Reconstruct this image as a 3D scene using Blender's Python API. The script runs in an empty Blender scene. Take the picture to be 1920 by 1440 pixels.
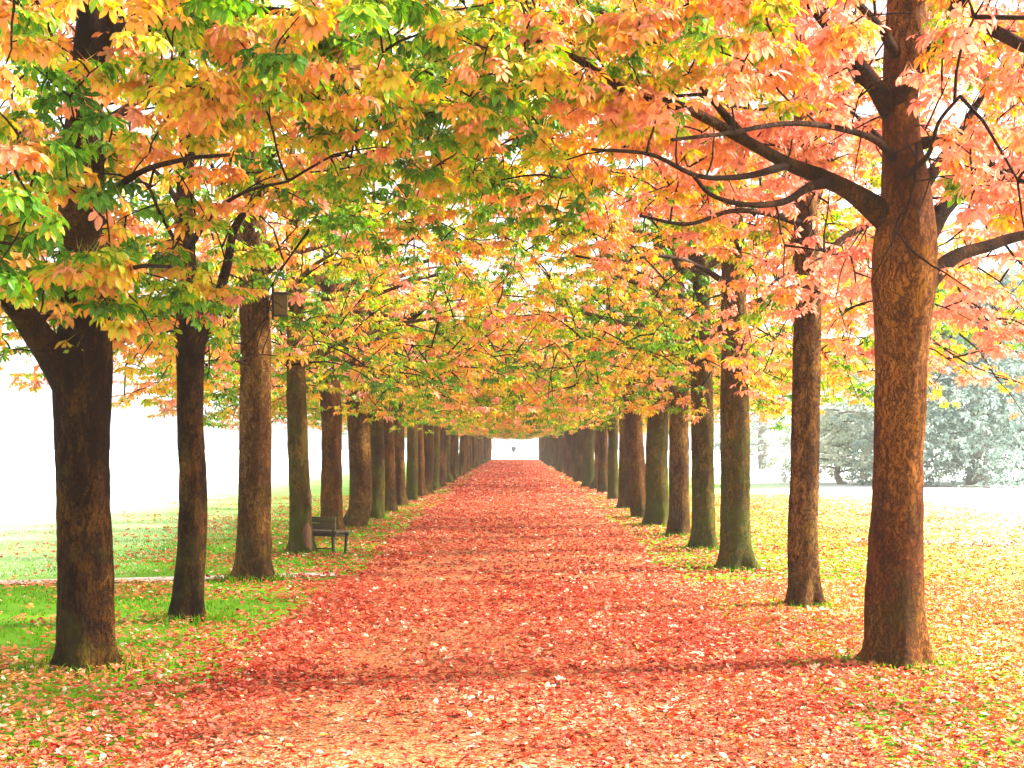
import bpy, math, random
import numpy as np
from mathutils import Vector, Matrix

random.seed(7)
RNG = np.random.default_rng(11)
sc = bpy.context.scene
C = sc.collection

# ------------------------------------------------------------------ camera
F_PX, CX, CY, EYE = 2800.0, 965.0, 830.0, 1.6      # focal length and principal point in photograph pixels
cam_d = bpy.data.cameras.new('camera')
cam = bpy.data.objects.new('camera', cam_d)
C.objects.link(cam)
cam.location = (0, 0, EYE)
cam.rotation_euler = (math.radians(90), 0, 0)
cam_d.sensor_width = 36.0
cam_d.lens = F_PX / 1920 * 36.0
cam_d.shift_x = -(CX - 960) / 1920
cam_d.shift_y = (CY - 720) / 1920
cam_d.clip_end = 3000
sc.camera = cam

# ------------------------------------------------------------------ sky, sun, exposure
SUN_EL, SUN_AZ = 36.0, 78.0          # azimuth measured from the view direction (+Y) towards the right (+X)
w = bpy.data.worlds.new('World')
sc.world = w
w.use_nodes = True
nt = w.node_tree
nt.nodes.clear()
sky = nt.nodes.new('ShaderNodeTexSky')
sky.sky_type = 'NISHITA'
sky.sun_disc = False
sky.sun_elevation = math.radians(SUN_EL)
sky.sun_rotation = math.radians(SUN_AZ)
sky.air_density = 1.0
sky.dust_density = 2.0
sky.ozone_density = 1.0
hsv = nt.nodes.new('ShaderNodeHueSaturation')      # misty morning: the sky has lost nearly all of its blue
hsv.inputs['Saturation'].default_value = 0.18
bg = nt.nodes.new('ShaderNodeBackground')
bg.inputs['Strength'].default_value = 0.085
wo = nt.nodes.new('ShaderNodeOutputWorld')
nt.links.new(sky.outputs[0], hsv.inputs['Color'])
nt.links.new(hsv.outputs[0], bg.inputs['Color'])
nt.links.new(bg.outputs[0], wo.inputs['Surface'])

sun_d = bpy.data.lights.new('sun', 'SUN')
sun_d.energy = 5.0
sun_d.angle = math.radians(9.0)
sun_d.color = (1.0, 0.93, 0.82)
sun = bpy.data.objects.new('sun', sun_d)
C.objects.link(sun)
e, a = math.radians(SUN_EL), math.radians(SUN_AZ)
to_sun = Vector((math.cos(e) * math.sin(a), math.cos(e) * math.cos(a), math.sin(e)))
sun.rotation_euler = to_sun.to_track_quat('Z', 'Y').to_euler()
sun.location = (20, 10, 30)

vs = sc.view_settings
vs.view_transform = 'Standard'
vs.look = 'None'
vs.gamma = 1.0
vs.use_curve_mapping = False
vs.exposure = 2.62
cy = sc.cycles
cy.max_bounces = 8
cy.diffuse_bounces = 4
cy.transmission_bounces = 4
cy.glossy_bounces = 2
cy.volume_bounces = 1
cy.transparent_max_bounces = 4
cy.use_denoising = True
cy.sample_clamp_indirect = 6.0
cy.caustics_reflective = False
cy.caustics_refractive = False

HAZE_DENSITY = 0.00055


def at(px, py, Y):
    """the point seen at photograph pixel (px, py) that stands Y metres away"""
    return np.array([(px - CX) / F_PX * Y, Y, EYE + (CY - py) / F_PX * Y])


# ------------------------------------------------------------------ node helpers
def new_mat(name):
    m = bpy.data.materials.new(name)
    m.use_nodes = True
    t = m.node_tree
    t.nodes.clear()
    return m, t


def N(t, kind, **kw):
    n = t.nodes.new(kind)
    for k, v in kw.items():
        if k in n.bl_rna.properties:
            setattr(n, k, v)
        else:
            n.inputs[k].default_value = v
    return n


def L(t, a, b):
    t.links.new(a, b)


def ramp(t, fac, stops, interp='LINEAR'):
    r = t.nodes.new('ShaderNodeValToRGB')
    r.color_ramp.interpolation = interp
    els = r.color_ramp.elements
    while len(els) < len(stops):
        els.new(0.5)
    for el, (p, c) in zip(els, stops):
        el.position = p
        el.color = (*c, 1)
    if fac is not None:
        L(t, fac, r.inputs[0])
    return r


def math_n(t, op, a, b=None, clamp=False):
    n = t.nodes.new('ShaderNodeMath')
    n.operation = op
    n.use_clamp = clamp
    for i, v in enumerate((a, b)):
        if v is None:
            continue
        if isinstance(v, (int, float)):
            n.inputs[i].default_value = v
        else:
            L(t, v, n.inputs[i])
    return n.outputs[0]


def mix_c(t, fac, a, b):
    n = t.nodes.new('ShaderNodeMix')
    n.data_type = 'RGBA'
    for sock, v in ((n.inputs[0], fac), (n.inputs[6], a), (n.inputs[7], b)):
        if isinstance(v, (int, float)):
            sock.default_value = v
        elif isinstance(v, tuple):
            sock.default_value = (*v, 1)
        else:
            L(t, v, sock)
    return n.outputs[2]


def noise_n(t, vec, scale, detail=4, rough=0.55):
    n = N(t, 'ShaderNodeTexNoise', Scale=scale, Detail=detail, Roughness=rough)
    if vec is not None:
        L(t, vec, n.inputs['Vector'])
    return n.outputs['Fac']


# ------------------------------------------------------------------ materials
def leaf_material(name, stops, transl, edge_col, gloss=0.018, sat_t=1.15):
    """leaf colour = ramp(per-leaf attribute 'tone' + object colour), margins and blotches turned"""
    m, t = new_mat(name)
    at_ = N(t, 'ShaderNodeAttribute', attribute_name='tone')
    oi = t.nodes.new('ShaderNodeObjectInfo')
    sep = t.nodes.new('ShaderNodeSeparateColor')
    L(t, oi.outputs['Color'], sep.inputs[0])
    tone = math_n(t, 'ADD', at_.outputs['Fac'], sep.outputs[0])
    tone = math_n(t, 'SUBTRACT', tone, 0.5, clamp=True)
    uv = N(t, 'ShaderNodeUVMap', uv_map='UVMap')
    sx = t.nodes.new('ShaderNodeSeparateXYZ')
    L(t, uv.outputs[0], sx.inputs[0])
    geo = t.nodes.new('ShaderNodeNewGeometry')
    nz = noise_n(t, geo.outputs['Position'], 22.0, 3, 0.6)
    # distance from the midrib (0) to the margin (1)
    vv = math_n(t, 'ABSOLUTE', math_n(t, 'SUBTRACT', sx.outputs[1], 0.5))
    edge = math_n(t, 'MULTIPLY', vv, 1.7)
    along = math_n(t, 'MULTIPLY', sx.outputs[0], 0.55)
    turn = math_n(t, 'ADD', math_n(t, 'ADD', edge, along), math_n(t, 'MULTIPLY', math_n(t, 'SUBTRACT', nz, 0.5), 2.4))
    turn = math_n(t, 'SUBTRACT', turn, 0.75)
    turn = math_n(t, 'MULTIPLY', turn, 1.3, clamp=True)
    tone2 = math_n(t, 'ADD', tone, math_n(t, 'MULTIPLY', turn, 0.28), clamp=True)
    col = ramp(t, tone2, stops).outputs[0]
    # dry brown blotches
    nb = noise_n(t, geo.outputs['Position'], 38.0, 2, 0.5)
    bl = math_n(t, 'MULTIPLY', math_n(t, 'SUBTRACT', nb, 0.62), 7.0, clamp=True)
    col = mix_c(t, math_n(t, 'MULTIPLY', bl, 0.6), col, edge_col)
    # pale midrib
    rib = math_n(t, 'LESS_THAN', vv, 0.035)
    col = mix_c(t, math_n(t, 'MULTIPLY', rib, 0.35), col, (0.55, 0.40, 0.10))
    d = t.nodes.new('ShaderNodeBsdfDiffuse')
    L(t, col, d.inputs[0])
    tr = t.nodes.new('ShaderNodeBsdfTranslucent')
    h2 = N(t, 'ShaderNodeHueSaturation', Saturation=sat_t, Value=1.1)
    L(t, col, h2.inputs['Color'])
    L(t, h2.outputs[0], tr.inputs[0])
    mx = N(t, 'ShaderNodeMixShader')
    mx.inputs[0].default_value = transl
    L(t, d.outputs[0], mx.inputs[1])
    L(t, tr.outputs[0], mx.inputs[2])
    g = N(t, 'ShaderNodeBsdfGlossy', Roughness=0.38)
    g.inputs['Color'].default_value = (0.9, 0.9, 0.9, 1)
    mg = N(t, 'ShaderNodeMixShader')
    mg.inputs[0].default_value = gloss
    L(t, mx.outputs[0], mg.inputs[1])
    L(t, g.outputs[0], mg.inputs[2])
    o = t.nodes.new('ShaderNodeOutputMaterial')
    L(t, mg.outputs[0], o.inputs[0])
    return m


LEAF_STOPS = [(0.0, (0.022, 0.11, 0.003)), (0.20, (0.065, 0.24, 0.004)), (0.36, (0.19, 0.40, 0.005)),
              (0.44, (0.58, 0.52, 0.012)), (0.53, (0.76, 0.38, 0.060)), (0.70, (0.74, 0.27, 0.100)),
              (0.88, (0.82, 0.34, 0.260)), (1.0, (0.80, 0.29, 0.225))]
M_LEAF = leaf_material('chestnut_leaf', LEAF_STOPS, 0.42, (0.30, 0.09, 0.02))
LITTER_STOPS = [(0.0, (0.11, 0.012, 0.006)), (0.2, (0.46, 0.028, 0.014)), (0.40, (0.64, 0.088, 0.052)),
                (0.60, (0.70, 0.19, 0.130)), (0.8, (0.64, 0.22, 0.030)), (0.92, (0.68, 0.36, 0.05)),
                (1.0, (0.78, 0.62, 0.46))]
M_LITTER = leaf_material('fallen_leaf', LITTER_STOPS, 0.15, (0.30, 0.05, 0.02), gloss=0.018)
BG_STOPS = [(0.0, (0.22, 0.34, 0.32)), (0.5, (0.42, 0.54, 0.49)), (1.0, (0.70, 0.74, 0.60))]  # pale foliage tones with the fading of haze painted in
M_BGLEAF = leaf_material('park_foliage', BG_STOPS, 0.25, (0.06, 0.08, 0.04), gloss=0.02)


def bark_material(name, dark, mid, light, moss_amt, plate=7.0, moss_from=0.66):
    m, t = new_mat(name)
    tc = t.nodes.new('ShaderNodeTexCoord')
    oi = t.nodes.new('ShaderNodeObjectInfo')
    off = t.nodes.new('ShaderNodeVectorMath')
    off.operation = 'ADD'
    L(t, tc.outputs['Object'], off.inputs[0])
    L(t, oi.outputs['Location'], off.inputs[1])
    P = off.outputs[0]
    mp = N(t, 'ShaderNodeMapping')
    mp.inputs['Scale'].default_value = (1, 1, 0.45)
    L(t, P, mp.inputs[0])
    wob = N(t, 'ShaderNodeTexNoise', Scale=5.0, Detail=3.0)
    L(t, mp.outputs[0], wob.inputs['Vector'])
    vm = N(t, 'ShaderNodeMix')
    vm.data_type = 'VECTOR'
    vm.inputs[0].default_value = 0.2
    L(t, mp.outputs[0], vm.inputs[4])
    L(t, wob.outputs['Color'], vm.inputs[5])
    vo = N(t, 'ShaderNodeTexVoronoi', feature='F1', distance='CHEBYCHEV', Scale=plate * 2.6, Randomness=1.0)
    L(t, vm.outputs[1], vo.inputs['Vector'])
    vc = N(t, 'ShaderNodeTexVoronoi', feature='F1', Scale=plate * 2.6)
    L(t, vm.outputs[1], vc.inputs['Vector'])
    fm = N(t, 'ShaderNodeMapping')
    fm.inputs['Scale'].default_value = (1, 1, 0.36)
    L(t, P, fm.inputs[0])
    fw = N(t, 'ShaderNodeTexNoise', Scale=9.0, Detail=3.0)
    L(t, P, fw.inputs['Vector'])
    fv = N(t, 'ShaderNodeMix')
    fv.data_type = 'VECTOR'
    fv.inputs[0].default_value = 0.10
    L(t, fm.outputs[0], fv.inputs[4])
    L(t, fw.outputs['Color'], fv.inputs[5])
    rid = noise_n(t, fv.outputs[1], plate * 2.1, 6, 0.62)
    crack = math_n(t, 'MULTIPLY', math_n(t, 'ABSOLUTE', math_n(t, 'SUBTRACT', rid, 0.5)), 19.0, clamp=True)
    fine = noise_n(t, mp.outputs[0], 70.0, 4, 0.65)
    big = noise_n(t, mp.outputs[0], 2.6, 4, 0.6)
    tone = math_n(t, 'ADD', math_n(t, 'MULTIPLY', big, 0.75), math_n(t, 'MULTIPLY', fine, 0.35))
    sepc = t.nodes.new('ShaderNodeSeparateColor')
    L(t, vc.outputs['Color'], sepc.inputs[0])
    tone = math_n(t, 'ADD', tone, math_n(t, 'MULTIPLY', math_n(t, 'SUBTRACT', sepc.outputs[0], 0.5), 0.10))
    col = ramp(t, tone, [(0.22, dark), (0.52, mid), (0.84, light)]).outputs[0]
    ck = math_n(t, 'SUBTRACT', 1.0, crack)
    col = mix_c(t, math_n(t, 'MULTIPLY', ck, 0.58), col, tuple(c * 0.5 for c in dark))
    streak = N(t, 'ShaderNodeMapping')
    streak.inputs['Scale'].default_value = (1, 1, 0.13)
    L(t, P, streak.inputs[0])
    st = noise_n(t, streak.outputs[0], 17.0, 4, 0.65)
    sf = math_n(t, 'MULTIPLY', math_n(t, 'SUBTRACT', 0.50, st), 4.5, clamp=True)
    col = mix_c(t, math_n(t, 'MULTIPLY', sf, 0.4), col, tuple(c * 0.7 for c in dark))
    # algae and moss, thicker near the ground
    sx = t.nodes.new('ShaderNodeSeparateXYZ')
    L(t, tc.outputs['Object'], sx.inputs[0])
    low = math_n(t, 'SUBTRACT', 0.62, math_n(t, 'MULTIPLY', sx.outputs[2], 0.30), clamp=True)
    mo = noise_n(t, P, 3.2, 5, 0.65)
    mossf = math_n(t, 'MULTIPLY', math_n(t, 'SUBTRACT', math_n(t, 'ADD', mo, math_n(t, 'MULTIPLY', low, 0.42)), moss_from), 3.5, clamp=True)
    mossf = math_n(t, 'MULTIPLY', mossf, moss_amt)
    col = mix_c(t, mossf, col, (0.060, 0.068, 0.005))
    # rust-red lichen flecks
    rn = noise_n(t, P, 9.0, 2, 0.5)
    rf = math_n(t, 'MULTIPLY', math_n(t, 'SUBTRACT', rn, 0.70), 9.0, clamp=True)
    col = mix_c(t, math_n(t, 'MULTIPLY', rf, 0.55), col, (0.085, 0.008, 0.004))
    b = N(t, 'ShaderNodeBsdfPrincipled', Roughness=0.85)
    b.inputs['Specular IOR Level'].default_value = 0.06
    L(t, col, b.inputs['Base Color'])
    hgt = math_n(t, 'ADD', math_n(t, 'MULTIPLY', crack, 0.6), math_n(t, 'MULTIPLY', fine, 0.5))
    hgt = math_n(t, 'ADD', hgt, math_n(t, 'MULTIPLY', sepc.outputs[1], 0.22))
    bp = N(t, 'ShaderNodeBump', Strength=1.0, Distance=0.035)
    L(t, hgt, bp.inputs['Height'])
    L(t, bp.outputs[0], b.inputs['Normal'])
    o = t.nodes.new('ShaderNodeOutputMaterial')
    L(t, b.outputs[0], o.inputs[0])
    return m


M_BARK = bark_material('chestnut_bark', (0.014, 0.0040, 0.0009), (0.075, 0.0235, 0.0034), (0.28, 0.110, 0.017), 0.7, plate=13.0)
M_BARK_SHADE = bark_material('shaded_bark', (0.0035, 0.0010, 0.0004), (0.022, 0.0066, 0.0011), (0.20, 0.078, 0.011), 0.6, plate=13.0)  # darker copy of the bark, shade on the left trunks painted in
M_LIMB = bark_material('limb_bark', (0.0050, 0.0014, 0.0005), (0.030, 0.0090, 0.0015), (0.13, 0.050, 0.009), 0.2, plate=14.0)  # near-black limbs: shade under the crowns put into the bark colour
M_BARK_RED = bark_material('reddish_bark', (0.022, 0.0046, 0.0009), (0.125, 0.0330, 0.0042), (0.38, 0.140, 0.020), 0.45, plate=15.0)
M_BARK_OLD = bark_material('flaky_bark', (0.016, 0.0048, 0.0011), (0.085, 0.031, 0.0048), (0.36, 0.175, 0.040), 0.5, plate=13.0)
M_BARK_GREEN = bark_material('mossy_bark', (0.014, 0.0055, 0.0010), (0.075, 0.036, 0.0045), (0.24, 0.120, 0.018), 0.85, plate=11.0, moss_from=0.50)


def twig_material():
    m, t = new_mat('twig_bark')
    geo = t.nodes.new('ShaderNodeNewGeometry')
    n = noise_n(t, geo.outputs['Position'], 30, 3)
    col = ramp(t, n, [(0.3, (0.007, 0.0026, 0.0014)), (0.7, (0.028, 0.010, 0.004))]).outputs[0]
    b = N(t, 'ShaderNodeBsdfPrincipled', Roughness=0.85)
    b.inputs['Specular IOR Level'].default_value = 0.08
    L(t, col, b.inputs['Base Color'])
    o = t.nodes.new('ShaderNodeOutputMaterial')
    L(t, b.outputs[0], o.inputs[0])
    return m


M_TWIG = twig_material()


def simple_material(name, c1, c2, scale, rough=0.8, stretch=(1, 1, 1), bump=0.3):
    m, t = new_mat(name)
    tc = t.nodes.new('ShaderNodeTexCoord')
    mp = N(t, 'ShaderNodeMapping')
    mp.inputs['Scale'].default_value = stretch
    L(t, tc.outputs['Object'], mp.inputs[0])
    n = noise_n(t, mp.outputs[0], scale, 5, 0.6)
    col = ramp(t, n, [(0.3, c1), (0.7, c2)]).outputs[0]
    b = N(t, 'ShaderNodeBsdfPrincipled', Roughness=rough)
    L(t, col, b.inputs['Base Color'])
    bp = N(t, 'ShaderNodeBump', Strength=bump, Distance=0.01)
    L(t, n, bp.inputs['Height'])
    L(t, bp.outputs[0], b.inputs['Normal'])
    o = t.nodes.new('ShaderNodeOutputMaterial')
    L(t, b.outputs[0], o.inputs[0])
    return m


def lawn_material():
    m, t = new_mat('lawn')
    geo = t.nodes.new('ShaderNodeNewGeometry')
    P = geo.outputs['Position']
    fine = noise_n(t, P, 45, 4, 0.7)
    big = noise_n(t, P, 0.7, 4, 0.6)
    mixv = math_n(t, 'ADD', math_n(t, 'MULTIPLY', fine, 0.6), math_n(t, 'MULTIPLY', big, 0.5))
    col = ramp(t, mixv, [(0.35, (0.05, 0.16, 0.003)), (0.55, (0.11, 0.29, 0.004)), (0.75, (0.20, 0.36, 0.010))]).outputs[0]
    # worn brown soil and leaf crumbs
    so = noise_n(t, P, 1.9, 5, 0.65)
    sf = math_n(t, 'MULTIPLY', math_n(t, 'SUBTRACT', so, 0.60), 6.0, clamp=True)
    col = mix_c(t, math_n(t, 'MULTIPLY', sf, 0.8), col, (0.16, 0.065, 0.015))
    # sunlit glare painted into the open meadow's colour, not under the trees
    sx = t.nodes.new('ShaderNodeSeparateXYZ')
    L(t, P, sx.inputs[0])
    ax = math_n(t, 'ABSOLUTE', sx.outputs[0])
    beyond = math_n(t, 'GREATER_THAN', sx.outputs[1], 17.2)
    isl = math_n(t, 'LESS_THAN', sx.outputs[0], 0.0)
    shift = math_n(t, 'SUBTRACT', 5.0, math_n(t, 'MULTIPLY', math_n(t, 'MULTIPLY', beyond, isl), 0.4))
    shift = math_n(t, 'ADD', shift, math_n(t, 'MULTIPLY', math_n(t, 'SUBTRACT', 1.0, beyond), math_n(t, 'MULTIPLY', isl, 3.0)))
    glare = math_n(t, 'ADD', math_n(t, 'MULTIPLY', math_n(t, 'SUBTRACT', ax, shift), 0.28), math_n(t, 'MULTIPLY', math_n(t, 'SUBTRACT', fine, 0.5), 1.2))
    glare = math_n(t, 'ADD', glare, math_n(t, 'MULTIPLY', math_n(t, 'SUBTRACT', big, 0.5), 1.2), clamp=True)
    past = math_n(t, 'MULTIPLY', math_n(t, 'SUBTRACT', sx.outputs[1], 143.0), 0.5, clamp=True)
    glare = math_n(t, 'MAXIMUM', glare, past)
    col = mix_c(t, math_n(t, 'MULTIPLY', glare, 0.85), col, (0.44, 0.66, 0.24))
    glare2 = math_n(t, 'ADD', math_n(t, 'MULTIPLY', math_n(t, 'SUBTRACT', ax, 8.0), 0.25), math_n(t, 'MULTIPLY', math_n(t, 'SUBTRACT', fine, 0.5), 1.0), clamp=True)
    glare2 = math_n(t, 'MAXIMUM', glare2, past)
    col = mix_c(t, glare2, col, (0.80, 0.84, 0.82))
    b = N(t, 'ShaderNodeBsdfPrincipled', Roughness=0.85)
    b.inputs['Specular IOR Level'].default_value = 0.08
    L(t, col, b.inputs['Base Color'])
    bp = N(t, 'ShaderNodeBump', Strength=0.8, Distance=0.03)
    L(t, fine, bp.inputs['Height'])
    L(t, bp.outputs[0], b.inputs['Normal'])
    o = t.nodes.new('ShaderNodeOutputMaterial')
    L(t, b.outputs[0], o.inputs[0])
    return m


def gravel_material(name, c0, c1, c2, crumb):
    m, t = new_mat(name)
    geo = t.nodes.new('ShaderNodeNewGeometry')
    P = geo.outputs['Position']
    v = N(t, 'ShaderNodeTexVoronoi', feature='F1', Scale=58.0)
    L(t, P, v.inputs['Vector'])
    sep = t.nodes.new('ShaderNodeSeparateColor')
    L(t, v.outputs['Color'], sep.inputs[0])
    big = noise_n(t, P, 1.3, 5, 0.65)
    tone = math_n(t, 'ADD', math_n(t, 'MULTIPLY', sep.outputs[0], 0.55), math_n(t, 'MULTIPLY', big, 0.5))
    col = ramp(t, tone, [(0.25, c0), (0.55, c1), (0.82, c2)]).outputs[0]
    # trodden leaf crumbs
    n2 = noise_n(t, P, 26, 3, 0.7)
    n3 = noise_n(t, P, 0.9, 3, 0.6)
    cf = math_n(t, 'MULTIPLY', math_n(t, 'SUBTRACT', math_n(t, 'ADD', n2, math_n(t, 'MULTIPLY', n3, 0.5)), 0.64), 6.0, clamp=True)
    lc = ramp(t, sep.outputs[1], [(0.0, (0.30, 0.035, 0.015)), (0.5, (0.50, 0.11, 0.035)), (1.0, (0.55, 0.22, 0.08))]).outputs[0]
    col = mix_c(t, math_n(t, 'MULTIPLY', cf, crumb), col, lc)
    b = N(t, 'ShaderNodeBsdfPrincipled', Roughness=0.85)
    b.inputs['Specular IOR Level'].default_value = 0.08
    L(t, col, b.inputs['Base Color'])
    bp = N(t, 'ShaderNodeBump', Strength=0.7, Distance=0.012)
    L(t, v.outputs['Distance'], bp.inputs['Height'])
    L(t, bp.outputs[0], b.inputs['Normal'])
    o = t.nodes.new('ShaderNodeOutputMaterial')
    L(t, b.outputs[0], o.inputs[0])
    return m


def grass_material():
    m, t = new_mat('grass_blade')
    at_ = N(t, 'ShaderNodeAttribute', attribute_name='tone')
    col = ramp(t, at_.outputs['Fac'], [(0.0, (0.03, 0.14, 0.002)), (0.3, (0.12, 0.36, 0.003)), (0.5, (0.28, 0.42, 0.004)), (0.65, (0.42, 0.48, 0.02)), (0.8, (0.46, 0.66, 0.28)), (1.0, (0.74, 0.82, 0.72))]).outputs[0]
    d = t.nodes.new('ShaderNodeBsdfDiffuse')
    tr = t.nodes.new('ShaderNodeBsdfTranslucent')
    L(t, col, d.inputs[0])
    L(t, col, tr.inputs[0])
    mx = N(t, 'ShaderNodeMixShader')
    mx.inputs[0].default_value = 0.4
    L(t, d.outputs[0], mx.inputs[1])
    L(t, tr.outputs[0], mx.inputs[2])
    o = t.nodes.new('ShaderNodeOutputMaterial')
    L(t, mx.outputs[0], o.inputs[0])
    return m


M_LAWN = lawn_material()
M_PATH = gravel_material('leafy_gravel', (0.060, 0.018, 0.004), (0.17, 0.055, 0.012), (0.46, 0.32, 0.19), 0.85)
M_SIDE = gravel_material('pale_gravel', (0.42, 0.36, 0.30), (0.60, 0.54, 0.47), (0.80, 0.76, 0.70), 0.10)
M_SOIL = simple_material('soil', (0.16, 0.14, 0.12), (0.30, 0.26, 0.23), 6)
M_GRASS = grass_material()
M_WOOD = simple_material('weathered_wood', (0.035, 0.024, 0.005), (0.10, 0.068, 0.014), 9, 0.7, (1, 1, 6))
M_WOOD_DARK = simple_material('dark_wood', (0.010, 0.006, 0.004), (0.03, 0.018, 0.009), 9, 0.7, (1, 1, 6))
M_BOX = simple_material('box_wood', (0.06, 0.030, 0.006), (0.13, 0.070, 0.016), 14, 0.8, (4, 4, 0.6))
M_SCAR = simple_material('bare_wood', (0.035, 0.010, 0.002), (0.15, 0.050, 0.009), 16, 0.8, (3, 3, 0.6))
M_ROOF = simple_material('roofing_felt', (0.010, 0.007, 0.006), (0.03, 0.02, 0.016), 20, 0.8)
M_METAL = simple_material('grey_paint', (0.030, 0.034, 0.034), (0.05, 0.055, 0.055), 5, 0.6)


# ------------------------------------------------------------------ mesh helpers
def vnoise(p, seed=0):
    """smooth value noise, p (n,k) -> (n,) in 0..1"""
    p = np.asarray(p, float)
    if p.shape[1] == 2:
        p = np.c_[p, np.zeros(len(p))]
    i = np.floor(p).astype(np.int64)
    f = p - i
    f = f * f * (3 - 2 * f)
    out = np.zeros(len(p))
    for dx in (0, 1):
        for dy in (0, 1):
            for dz in (0, 1):
                h = (i[:, 0] + dx) * 374761393 + (i[:, 1] + dy) * 668265263 + (i[:, 2] + dz) * 2147483647 + seed * 144665
                h = (h ^ (h >> 13)) * 1274126177
                h = (h ^ (h >> 16)) & 0xffff
                wgt = (f[:, 0] if dx else 1 - f[:, 0]) * (f[:, 1] if dy else 1 - f[:, 1]) * (f[:, 2] if dz else 1 - f[:, 2])
                out += wgt * h / 65535.0
    return out


def fbm(p, seed=0, octv=4):
    p = np.asarray(p, float)
    s, amp, tot = 0, 1.0, 0
    for k in range(octv):
        s = s + amp * vnoise(p * 2 ** k, seed + k)
        tot += amp
        amp *= 0.5
    return s / tot


def mesh_np(name, V, faces, mat, uv=None, tone=None, smooth=False):
    """faces: (n,3) or (n,4) int array; uv per loop (n*k,2); tone per face"""
    me = bpy.data.meshes.new(name)
    V = np.asarray(V, np.float32)
    faces = np.asarray(faces, np.int32)
    n, k = faces.shape
    me.vertices.add(len(V))
    me.vertices.foreach_set('co', V.ravel())
    me.loops.add(n * k)
    me.loops.foreach_set('vertex_index', faces.ravel())
    me.polygons.add(n)
    me.polygons.foreach_set('loop_start', np.arange(0, n * k, k, dtype=np.int32))
    if uv is not None:
        u = me.uv_layers.new(name='UVMap')
        u.data.foreach_set('uv', np.asarray(uv, np.float32).ravel())
    if tone is not None:
        at_ = me.attributes.new('tone', 'FLOAT', 'FACE')
        at_.data.foreach_set('value', np.asarray(tone, np.float32))
    me.materials.append(mat)
    me.update(calc_edges=True)
    if smooth:
        me.polygons.foreach_set('use_smooth', np.ones(n, bool))
    return me


def link(name, me, parent=None, loc=None, **props):
    o = bpy.data.objects.new(name, me)
    C.objects.link(o)
    if parent is not None:
        o.parent = parent
    if loc is not None:
        o.location = loc
    for k, v in props.items():
        o[k] = v
    return o


def empty(name, loc, rz=0.0, **props):
    o = bpy.data.objects.new(name, None)
    C.objects.link(o)
    o.empty_display_size = 0.3
    o.location = loc
    o.rotation_euler = (0, 0, rz)
    for k, v in props.items():
        o[k] = v
    return o


def spline(pts, n):
    """Catmull-Rom through pts (m,k), n samples"""
    P = np.asarray(pts, float)
    P = np.vstack([2 * P[0] - P[1], P, 2 * P[-1] - P[-2]])
    m = len(P) - 3
    s = np.linspace(0, m - 1e-6, n)
    i = s.astype(int)
    u = (s - i)[:, None]
    a, b, c, d = P[i], P[i + 1], P[i + 2], P[i + 3]
    return 0.5 * ((2 * b) + (c - a) * u + (2 * a - 5 * b + 4 * c - d) * u ** 2 + (3 * b - a - 3 * c + d) * u ** 3)


def tube(pts, rad, seg, cap=True, rough=0.0, freq=6.0, seed=0, flute=0.0):
    """swept tube -> V, quads"""
    pts = np.asarray(pts, float)
    n = len(pts)
    tan = np.gradient(pts, axis=0)
    tan /= np.linalg.norm(tan, axis=1)[:, None] + 1e-9
    ref = np.array([1.0, 0, 0]) if abs(tan[0][0]) < 0.9 else np.array([0, 1.0, 0])
    us, vs_ = [], []
    u = ref - tan[0] * ref.dot(tan[0])
    for k in range(n):
        u = u - tan[k] * u.dot(tan[k])
        u = u / (np.linalg.norm(u) + 1e-9)
        us.append(u)
        vs_.append(np.cross(tan[k], u))
    us, vs_ = np.array(us), np.array(vs_)
    th = np.linspace(0, 2 * np.pi, seg, endpoint=False)
    ring = us[:, None, :] * np.cos(th)[None, :, None] + vs_[:, None, :] * np.sin(th)[None, :, None]
    R = np.repeat(np.asarray(rad, float)[:, None], seg, 1)
    if rough or flute:
        base = pts[:, None, :] + ring * R[:, :, None]
        q = base.reshape(-1, 3)
        if rough:
            lump = fbm(q * np.array([freq, freq, freq * 0.35]), seed, 3) - 0.5
            fine = fbm(q * np.array([freq * 5, freq * 5, freq * 2.2]), seed + 9, 2) - 0.5
            R = R * (1 + rough * (1.8 * lump + 1.0 * fine)).reshape(n, seg)
    V = (pts[:, None, :] + ring * R[:, :, None]).reshape(-1, 3)
    k = np.arange(n - 1)[:, None] * seg
    j = np.arange(seg)[None, :]
    j2 = (j + 1) % seg
    Q = np.stack([k + j, k + j2, k + seg + j2, k + seg + j], -1).reshape(-1, 4)
    if cap:
        V = np.vstack([V, pts[-1] + tan[-1] * rad[-1] * 0.3])
        tip = len(V) - 1
        jj = np.arange(seg)
        last = (n - 1) * seg
        capq = np.stack([last + jj, last + (jj + 1) % seg, np.full(seg, tip), np.full(seg, tip)], -1)
        Q = (Q, capq[:, :3])
    else:
        Q = (Q, np.zeros((0, 3), int))
    return V, Q


class Acc:
    """collects quads and tris as triangles"""
    def __init__(self):
        self.V, self.F, self.n = [], [], 0

    def add(self, V, Q):
        q, t = Q if isinstance(Q, tuple) else (Q, np.zeros((0, 3), int))
        tri = np.vstack([q[:, [0, 1, 2]], q[:, [0, 2, 3]], t]) if len(q) else t
        self.V.append(V)
        self.F.append(tri + self.n)
        self.n += len(V)

    def mesh(self, name, mat, smooth=True):
        return mesh_np(name, np.vstack(self.V), np.vstack(self.F), mat, smooth=smooth)


def box_vf(c, s, rot=None):
    v = np.array([[x, y, z] for x in (-.5, .5) for y in (-.5, .5) for z in (-.5, .5)]) * np.array(s)
    if rot is not None:
        v = v @ np.array(rot).T
    f = np.array([[0, 1, 3, 2], [4, 6, 7, 5], [0, 4, 5, 1], [2, 3, 7, 6], [0, 2, 6, 4], [1, 5, 7, 3]])
    return v + np.array(c), f


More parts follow.
